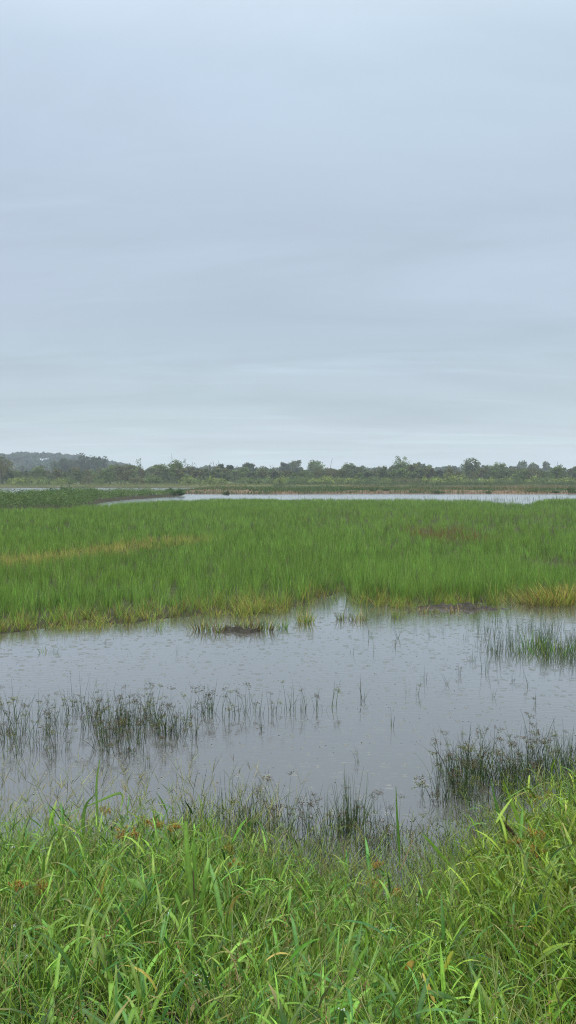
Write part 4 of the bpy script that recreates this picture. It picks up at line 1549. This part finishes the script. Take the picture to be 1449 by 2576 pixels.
    tag(wi.build("wiry_grass", M_STEM), "fine wiry stems and thin blades mixed through the near bank", "grass", kind="stuff")

    # tall flowering stems along the left brow, against the water
    br = MB()
    n = 190
    x = U(-2.4, 0.0, n)
    y = shore(x) - U(0.0, 0.9, n)
    base = np.stack([x, y, gz(x, y) - 0.02], -1)
    P = path(base, U(0, 2 * PI, n), U(0.5, 0.85, n), np.abs(RNG.normal(0.08, 0.12, n)), np.abs(RNG.normal(0.3, 0.2, n)), 8)
    c = vary((0.21, 0.24, 0.075), n, 0.2)
    br.tubes(P, np.linspace(0.0014, 0.0007, 8)[None] * np.ones((n, 1)), c, 3)
    q = np.repeat(np.arange(n), 5)
    m = len(q)
    i = RNG.integers(6, 8, m)
    sp = path(P[q, i], U(0, 2 * PI, m), U(0.05, 0.14, m), U(0.3, 0.9, m), U(0, 0.4, m), 4)
    br.tubes(sp, np.array([[0.0009, 0.0014, 0.0012, 0.0005]]) * np.ones((m, 1)), vary((0.27, 0.27, 0.12), m, 0.2), 3)
    tag(br.build("flowering_grass", M_STEM), "tall pale flowering grass stems standing against the water on the left", "grass", kind="stuff")

    # dim short weeds and litter where the middle bank meets the water
    we = MB()
    n = 15000
    x = U(-0.9, 1.6, n)
    s = U(-1.2, 0.9, n)
    y = shore(x) - s
    k = RNG.random(n) < (0.25 + fnoise(x, y, 0.35, 141)) * sstep(-1.2, -0.35, s)
    x, y, s = x[k], y[k], s[k]
    n = len(x)
    z = np.maximum(gz(x, y), -0.02)
    az = U(0, 2 * PI, n)
    P = path(np.stack([x, y, z], -1), az, U(0.08, 0.25, n), U(0, 0.7, n), U(0.1, 1.2, n), 5)
    c = vary((0.055, 0.085, 0.028), n, 0.3)
    b_ = RNG.random(n) < 0.3
    c[b_] = vary((0.075, 0.055, 0.028), n, 0.3)[b_]
    we.ribbons(P, np.outer(U(0.002, 0.006, n), BLADE(5)), side_of(az, RNG.normal(0, 0.6, n)), c)
    m = 9000
    q = RNG.integers(0, n, m)
    we.cards(P[q, RNG.integers(1, 5, m)], U(0.004, 0.013, m), vary((0.07, 0.11, 0.03), m, 0.3), 0.5)
    tag(we.build("shore_weeds", M_STEM), "dim short weeds and dead litter where the middle bank meets the water", "weeds", kind="stuff")

    # low thatch hides the soil; its dark colour stands in for shade between stems
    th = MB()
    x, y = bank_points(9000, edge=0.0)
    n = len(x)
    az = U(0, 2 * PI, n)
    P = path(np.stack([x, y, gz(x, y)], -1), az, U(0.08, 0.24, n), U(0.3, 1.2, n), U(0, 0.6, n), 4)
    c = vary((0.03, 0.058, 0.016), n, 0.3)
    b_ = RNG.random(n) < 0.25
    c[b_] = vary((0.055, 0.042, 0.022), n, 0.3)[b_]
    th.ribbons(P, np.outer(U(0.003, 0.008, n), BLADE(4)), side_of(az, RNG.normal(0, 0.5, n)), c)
    tag(th.build("thatch", M_STEM), "low dead and green thatch, darkened as painted shade, under the bank grass", "grass", kind="stuff")


bank()


def surf(px, py, above):
    """a point of the bank seen at this picture place, with its base a height 'above' below"""
    lo, hi = 1.0, 7.0
    for _ in range(50):
        m = 0.5 * (lo + hi)
        p = atd(px, py, m)
        if p[2] - gz1(p[0], p[1]) > above:
            lo = m
        else:
            hi = m
    return atd(px, py, m)


# nut sedges with orange brown flower heads
FLAT = [(275, 2048, 0.42, "orange brown nutsedge head highest on the left brow"), (296, 2112, 0.42, "wide rusty nutsedge head left in the row on the brow"), (338, 2104, 0.44, "fluffy golden nutsedge head in the middle of the brow row"),
        (357, 2076, 0.46, "golden nutsedge head above the fluffy one on the brow"), (393, 2082, 0.46, "small golden nutsedge head left of the pale green tip"), (428, 2094, 0.46, "rusty nutsedge head last in the brow row, by the tall broad blades"),
        (122, 2236, 0.36, "rusty nutsedge head low on the left, right one of two"), (62, 2240, 0.36, "dull orange nutsedge head at the far left, low down"), (600, 2186, 0.36, "orange nutsedge head right of the tall broad blades"), (566, 2148, 0.36, "dull nutsedge head between the tall blades and the dark sedges"),
        (945, 2192, 0.30, "bright orange nutsedge head topmost in the middle cluster"), (968, 2232, 0.32, "large orange nutsedge head in the middle cluster"), (940, 2240, 0.32, "orange nutsedge head left in the middle cluster"), (1003, 2262, 0.32, "broad orange nutsedge head lowest in the middle cluster"), (932, 2268, 0.30, "dim brown nutsedge head at the lower left of the middle cluster"),
        (1310, 2130, 0.40, "reddish nutsedge head left of the mound's pair"), (1334, 2158, 0.40, "reddish nutsedge head under the mound, right one"), (1352, 2108, 0.42, "brown nutsedge head tucked below the mound's crest"), (1388, 2010, 0.40, "orange nutsedge head high on the mound, right one"), (1346, 2014, 0.40, "orange nutsedge head high on the mound, left one")]


def nutsedge(px, py, hh, lab):
    p = surf(px, py, hh)
    g = gz1(p[0], p[1])
    root = thing("nutsedge", lab, "sedge", (p[0], p[1], g - 0.02))
    h = p[2] - g + 0.02
    st = MB()
    P = path(np.zeros((1, 3)), U(0, 6.28), h, 0.02, 0.08, 6)
    st.tubes(P, 0.0016, np.array((0.10, 0.17, 0.04)), 4)
    st.build("stem", M_STEM, root)
    top = P[0, -1]
    k = 5
    az = np.arange(k) * 2 * PI / k + U(-.4, .4, k)
    b = MB()
    B = path(np.tile(top, (k, 1)), az, U(0.08, 0.17, k), U(0.6, 1.2, k), U(0.1, 0.8, k), 6)
    b.ribbons(B, np.outer(np.full(k, 0.005), BLADE(6)), side_of(az, 0 * az), vary((0.11, 0.2, 0.04), k), 0.12)
    b.build("bract", M_WET, root)
    f = MB()
    k = 8
    az = np.arange(k) * 2.4
    R_ = path(np.tile(top, (k, 1)), az, U(0.015, 0.055, k), U(0.1, 1.1, k), 0.2, 3)
    f.tubes(R_, 0.0008, np.array((0.14, 0.16, 0.04)), 3)
    m = k * 22
    q = np.repeat(np.arange(k), 22)
    d = unit(RNG.normal(0, 1, (m, 3)))
    ln = U(0.006, 0.013, m)[:, None]
    c0 = R_[q, -1] + np.array([0, 0, 1]) * U(-0.006, 0.008, m)[:, None]
    f.octas(c0 + d * ln, d * ln, 0.0013, vary((0.29, 0.165, 0.034), m, 0.25, 0.1))
    f.build("flower_head", M_SEED, root)


for a_ in FLAT:
    nutsedge(*a_)


# individually visible broad leaves and blades
def blade_leaf(mb, pts, widths, col, fold=0.14, tw=0.0):
    """one leaf through the given points"""
    pts = np.array(pts, float)
    S = 14
    t = np.linspace(0, 1, len(pts))
    s = np.linspace(0, 1, S)
    P = np.stack([np.interp(s, t, pts[:, i]) for i in range(3)], -1)
    for _ in range(3):
        P[1:-1] = 0.25 * P[:-2] + 0.5 * P[1:-1] + 0.25 * P[2:]
    W = np.interp(s, np.linspace(0, 1, len(widths)), widths)
    tan = unit(np.gradient(P, axis=0))
    side = unit(np.cross(tan, np.array([math.sin(tw), -math.cos(tw), 0.15])))
    mb.ribbons(P[None], W[None], side[None], np.array(col)[None], fold)


def pxpath(pts, Y, base):
    return [atd(x, y, Y + dy) - base for x, y, dy in pts]


def tall_plant():
    Y = 2.75
    b = atd(497, 2500, Y)
    b[2] = gz1(b[0], Y) - 0.02
    root = thing("tall_grass_plant", "tall grass plant with long wide upright blades and a thin brown stem", "grass", tuple(b))
    st = MB()
    P = np.array(pxpath([(497, 2560, 0), (500, 2470, 0), (494, 2380, 0), (490, 2290, 0), (486, 2190, 0)], Y, b))
    P[0] = 0
    st.tubes(P[None], np.array([[0.0042, 0.004, 0.0036, 0.003, 0.0022]]), np.array((0.16, 0.13, 0.075)), 6)
    st.build("stem", M_STEM, root)
    g1, g2, g3 = (0.12, 0.235, 0.04), (0.15, 0.27, 0.05), (0.10, 0.21, 0.045)
    leaves = [([(488, 2300, 0), (478, 2220, -.02), (470, 2140, -.02), (467, 2066, 0)], [.012, .026, .030, .024, .016], g2),
              ([(490, 2290, 0), (491, 2220, .01), (489, 2150, .02), (487, 2102, .03)], [.010, .020, .022, .018, .010], g1),
              ([(494, 2330, 0), (508, 2260, -.03), (518, 2195, -.03), (526, 2158, 0)], [.010, .020, .024, .022, .014], g1),
              ([(525, 2170, 0), (540, 2215, -.05), (556, 2300, -.10), (572, 2390, -.14), (577, 2425, -.15)], [.014, .024, .026, .020, .006], g3),
              ([(492, 2420, 0), (478, 2330, -.05), (455, 2268, -.09), (436, 2243, -.12)], [.010, .018, .022, .02, .012], g2),
              ([(500, 2440, 0), (478, 2380, -.10), (462, 2310, -.14), (440, 2248, -.12)], [.01, .02, .024, .02, .014], g1),
              ([(493, 2400, 0), (445, 2340, -.05), (415, 2300, -.06), (390, 2370, -.09)], [.01, .014, .014, .010, .004], g2),
              ([(498, 2400, 0), (515, 2350, -.03), (540, 2420, -.06), (558, 2490, -.06)], [.01, .016, .016, .010, .004], g3)]
    for pts, w, c in leaves:
        mb = MB()
        blade_leaf(mb, pxpath(pts, Y, b), [q * 0.68 for q in w], c, 0.2)
        mb.build("leaf", M_WET, root)


tall_plant()


def single(name, label, cat, pts, Y, widths, col, mat=None, tw=0.0):
    p0 = atd(pts[0][0], pts[0][1], Y + pts[0][2])
    mb = MB()
    blade_leaf(mb, pxpath(pts, Y, p0), widths, col, 0.14, tw)
    o = mb.build(name, mat or M_WET, None, tuple(p0))
    tag(o, label, cat)


LEAVES = [("grass_plant", "arching wide blade bent over like a hook against the water at upper left", [(212, 2130, 0), (208, 2060, 0), (216, 2020, 0), (240, 1998, -.03)], 4.1, [.012, .018, .018, .010, .004], (0.10, 0.2, 0.04)),
          ("grass_plant", "long blade drooping to the right at the top of the left brow", [(215, 2030, 0), (262, 2010, 0), (300, 1992, 0), (312, 2000, 0), (302, 2040, -.04)], 4.1, [.006, .012, .014, .012, .004], (0.14, 0.24, 0.06)),
          ("grass_plant", "upright blade with a pale tip standing against the water on the left", [(246, 2080, 0), (243, 2020, 0), (242, 1960, 0), (252, 1910, 0)], 4.0, [.006, .012, .012, .008, .003], (0.13, 0.24, 0.05)),
          ("grass_plant", "slim upright blade standing in front of the green rush tuft", [(1006, 2190, 0), (1003, 2110, 0), (998, 2040, 0), (996, 1978, 0)], 4.1, [.006, .012, .013, .008, .003], (0.085, 0.18, 0.032)),
          ("grass_plant", "long dark blade leaning left across the right stand", [(1265, 2100, 0), (1258, 2060, 0), (1245, 2010, 0), (1234, 1958, 0)], 3.7, [.008, .015, .015, .009, .003], (0.07, 0.16, 0.035)),
          ("grass_plant", "light green blade left of the mound pointing straight up", [(1312, 2100, 0), (1300, 2050, 0), (1284, 2010, 0), (1270, 1972, 0)], 3.5, [.008, .015, .016, .010, .003], (0.15, 0.27, 0.04)),
          ("grass_plant", "pale green leaf folded at the top in the middle right", [(1130, 2310, 0), (1136, 2250, 0), (1141, 2200, 0), (1140, 2165, 0), (1128, 2150, -.02)], 3.0, [.008, .014, .022, .016, .006], (0.23, 0.32, 0.11)),
          ("grass_plant", "long blue green blade slanting up right below the mound", [(1325, 2330, 0), (1345, 2290, 0), (1368, 2240, 0), (1392, 2188, 0)], 2.8, [.008, .016, .016, .011, .003], (0.06, 0.14, 0.06)),
          ("grass_plant", "straight bright blade leaning left in the middle of the bank", [(1135, 2180, 0), (1105, 2145, 0), (1080, 2115, 0), (1060, 2098, 0)], 3.2, [.006, .012, .013, .009, .003], (0.13, 0.25, 0.035)),
          ("grass_plant", "brown tipped dry blade arching left in the middle right", [(948 + 55, 2195, 0), (1022, 2155, 0), (1035, 2120, 0), (1040, 2095, 0)], 3.5, [.003, .006, .006, .004, .003], (0.26, 0.20, 0.12)),
          ("fallen_leaf", "orange yellow dead leaf lying low on the right of the bank", [(1020, 2440, 0), (1028, 2432, -.01), (1036, 2422, 0), (1042, 2418, 0)], 2.15, [.008, .02, .022, .014, .006], (0.30, 0.22, 0.045)),
          ("grass_plant", "yellow orange blade pointing down toward the bottom right", [(1063, 2448, 0), (1074, 2475, -.02), (1084, 2500, -.03), (1094, 2522, -.04)], 2.1, [.004, .010, .013, .011, .005], (0.28, 0.22, 0.05)),
          ("grass_plant", "lime yellow leaf above the yellow orange blade", [(1110, 2455, 0), (1122, 2430, 0), (1132, 2405, 0), (1140, 2392, 0)], 2.2, [.005, .011, .013, .010, .004], (0.30, 0.33, 0.05)),
          ("grass_plant", "broad pale wet leaf lying flat at the bottom right", [(1060, 2495, 0), (1090, 2498, -.02), (1120, 2505, -.04), (1150, 2515, -.07)], 1.95, [.006, .014, .018, .014, .004], (0.10, 0.2, 0.06)),
          ("grass_plant", "broad wet leaf crossing the bottom edge at left of centre", [(770, 2560, 0), (800, 2530, -.02), (830, 2520, -.04), (868, 2530, -.06)], 1.9, [.006, .014, .018, .014, .004], (0.11, 0.21, 0.07)),
          ("grass_plant", "oval bright leaf above the dark hollow on the left", [(320, 2212, 0), (335, 2218, -.01), (350, 2226, -.02), (362, 2240, -.03)], 2.7, [.006, .018, .022, .016, .005], (0.12, 0.22, 0.05)),
          ("grass_plant", "narrow leaf standing in the dark hollow", [(300, 2322, 0), (312, 2290, 0), (322, 2262, 0), (330, 2245, 0)], 2.45, [.004, .010, .011, .008, .003], (0.09, 0.19, 0.035)),
          ("grass_plant", "broad leaf slanting across the dark hollow", [(345, 2280, 0), (360, 2258, 0), (374, 2232, 0), (384, 2210, 0)], 2.6, [.004, .014, .018, .014, .004], (0.075, 0.165, 0.06))]
for nm, lab, pts, Y, w, c in LEAVES:
    single(nm, lab, "leaf" if nm == "fallen_leaf" else "grass", pts, Y, w, c, tw=U(-0.4, 0.4))

# dark brown seed spike lying on the right
sp_ = MB()
p0 = atd(1265, 2068, 3.55)
P_ = np.array(pxpath([(1265, 2068, 0), (1280, 2085, 0), (1294, 2100, 0)], 3.55, p0))
sp_.tubes(P_[None], np.array([[.004, .009, .003]]), np.array((0.05, 0.032, 0.018)), 6)
k_ = 120
t_ = U(0, 2, k_)
i_ = np.clip(t_.astype(int), 0, 1)
c_ = P_[i_] * (1 - (t_ - i_))[:, None] + P_[i_ + 1] * (t_ - i_)[:, None]
d_ = unit(RNG.normal(0, 1, (k_, 3)))
sp_.octas(c_ + d_ * 0.009, d_ * 0.008, 0.0018, vary((0.06, 0.04, 0.02), k_))
tag(sp_.build("seed_spike", M_SEED, None, tuple(p0)), "dark brown bristly seed spike leaning in front of the right stand", "seed spike")


# ------------------------------------------------------------------ rainy air
def haze():
    mb = MB()
    x0, x1, y0, y1, z0, z1 = -1400, 1400, -40, 1500, -3, 42
    v = [(x0, y0, z0), (x1, y0, z0), (x1, y1, z0), (x0, y1, z0), (x0, y0, z1), (x1, y0, z1), (x1, y1, z1), (x0, y1, z1)]
    mb.add(v, [(0, 3, 2, 1), (4, 5, 6, 7), (0, 1, 5, 4), (1, 2, 6, 5), (2, 3, 7, 6), (3, 0, 4, 7)], (0.8, 0.85, 0.9))
    m, nt, out = new_mat("rain_haze")
    p = N_(nt, 'ShaderNodeVolumePrincipled')
    p.inputs['Color'].default_value = (0.80, 0.90, 0.97, 1)
    p.inputs['Density'].default_value = 0.00038
    p.inputs['Anisotropy'].default_value = 0.0
    nt.links.new(p.outputs[0], out.inputs['Volume'])
    m.cycles.homogeneous_volume = True
    tag(mb.build("haze", m, smooth=False), kind="stuff")


haze()

# ------------------------------------------------------------------ render settings
sc.view_settings.view_transform = 'Standard'
sc.view_settings.look = 'None'
sc.view_settings.gamma = 1.0
sc.view_settings.exposure = 0.0
sc.cycles.max_bounces = 6
sc.cycles.diffuse_bounces = 2
sc.cycles.glossy_bounces = 3
sc.cycles.transmission_bounces = 3
sc.cycles.transparent_max_bounces = 4
sc.cycles.volume_bounces = 0
sc.cycles.use_denoising = True
sc.cycles.denoiser = 'OPENIMAGEDENOISE'
sc.cycles.denoising_input_passes = 'RGB_ALBEDO_NORMAL'
sc.cycles.denoising_prefilter = 'NONE'
sc.cycles.use_adaptive_sampling = False
sc.cycles.pixel_filter_type = 'BLACKMAN_HARRIS'
sc.cycles.filter_width = 1.15
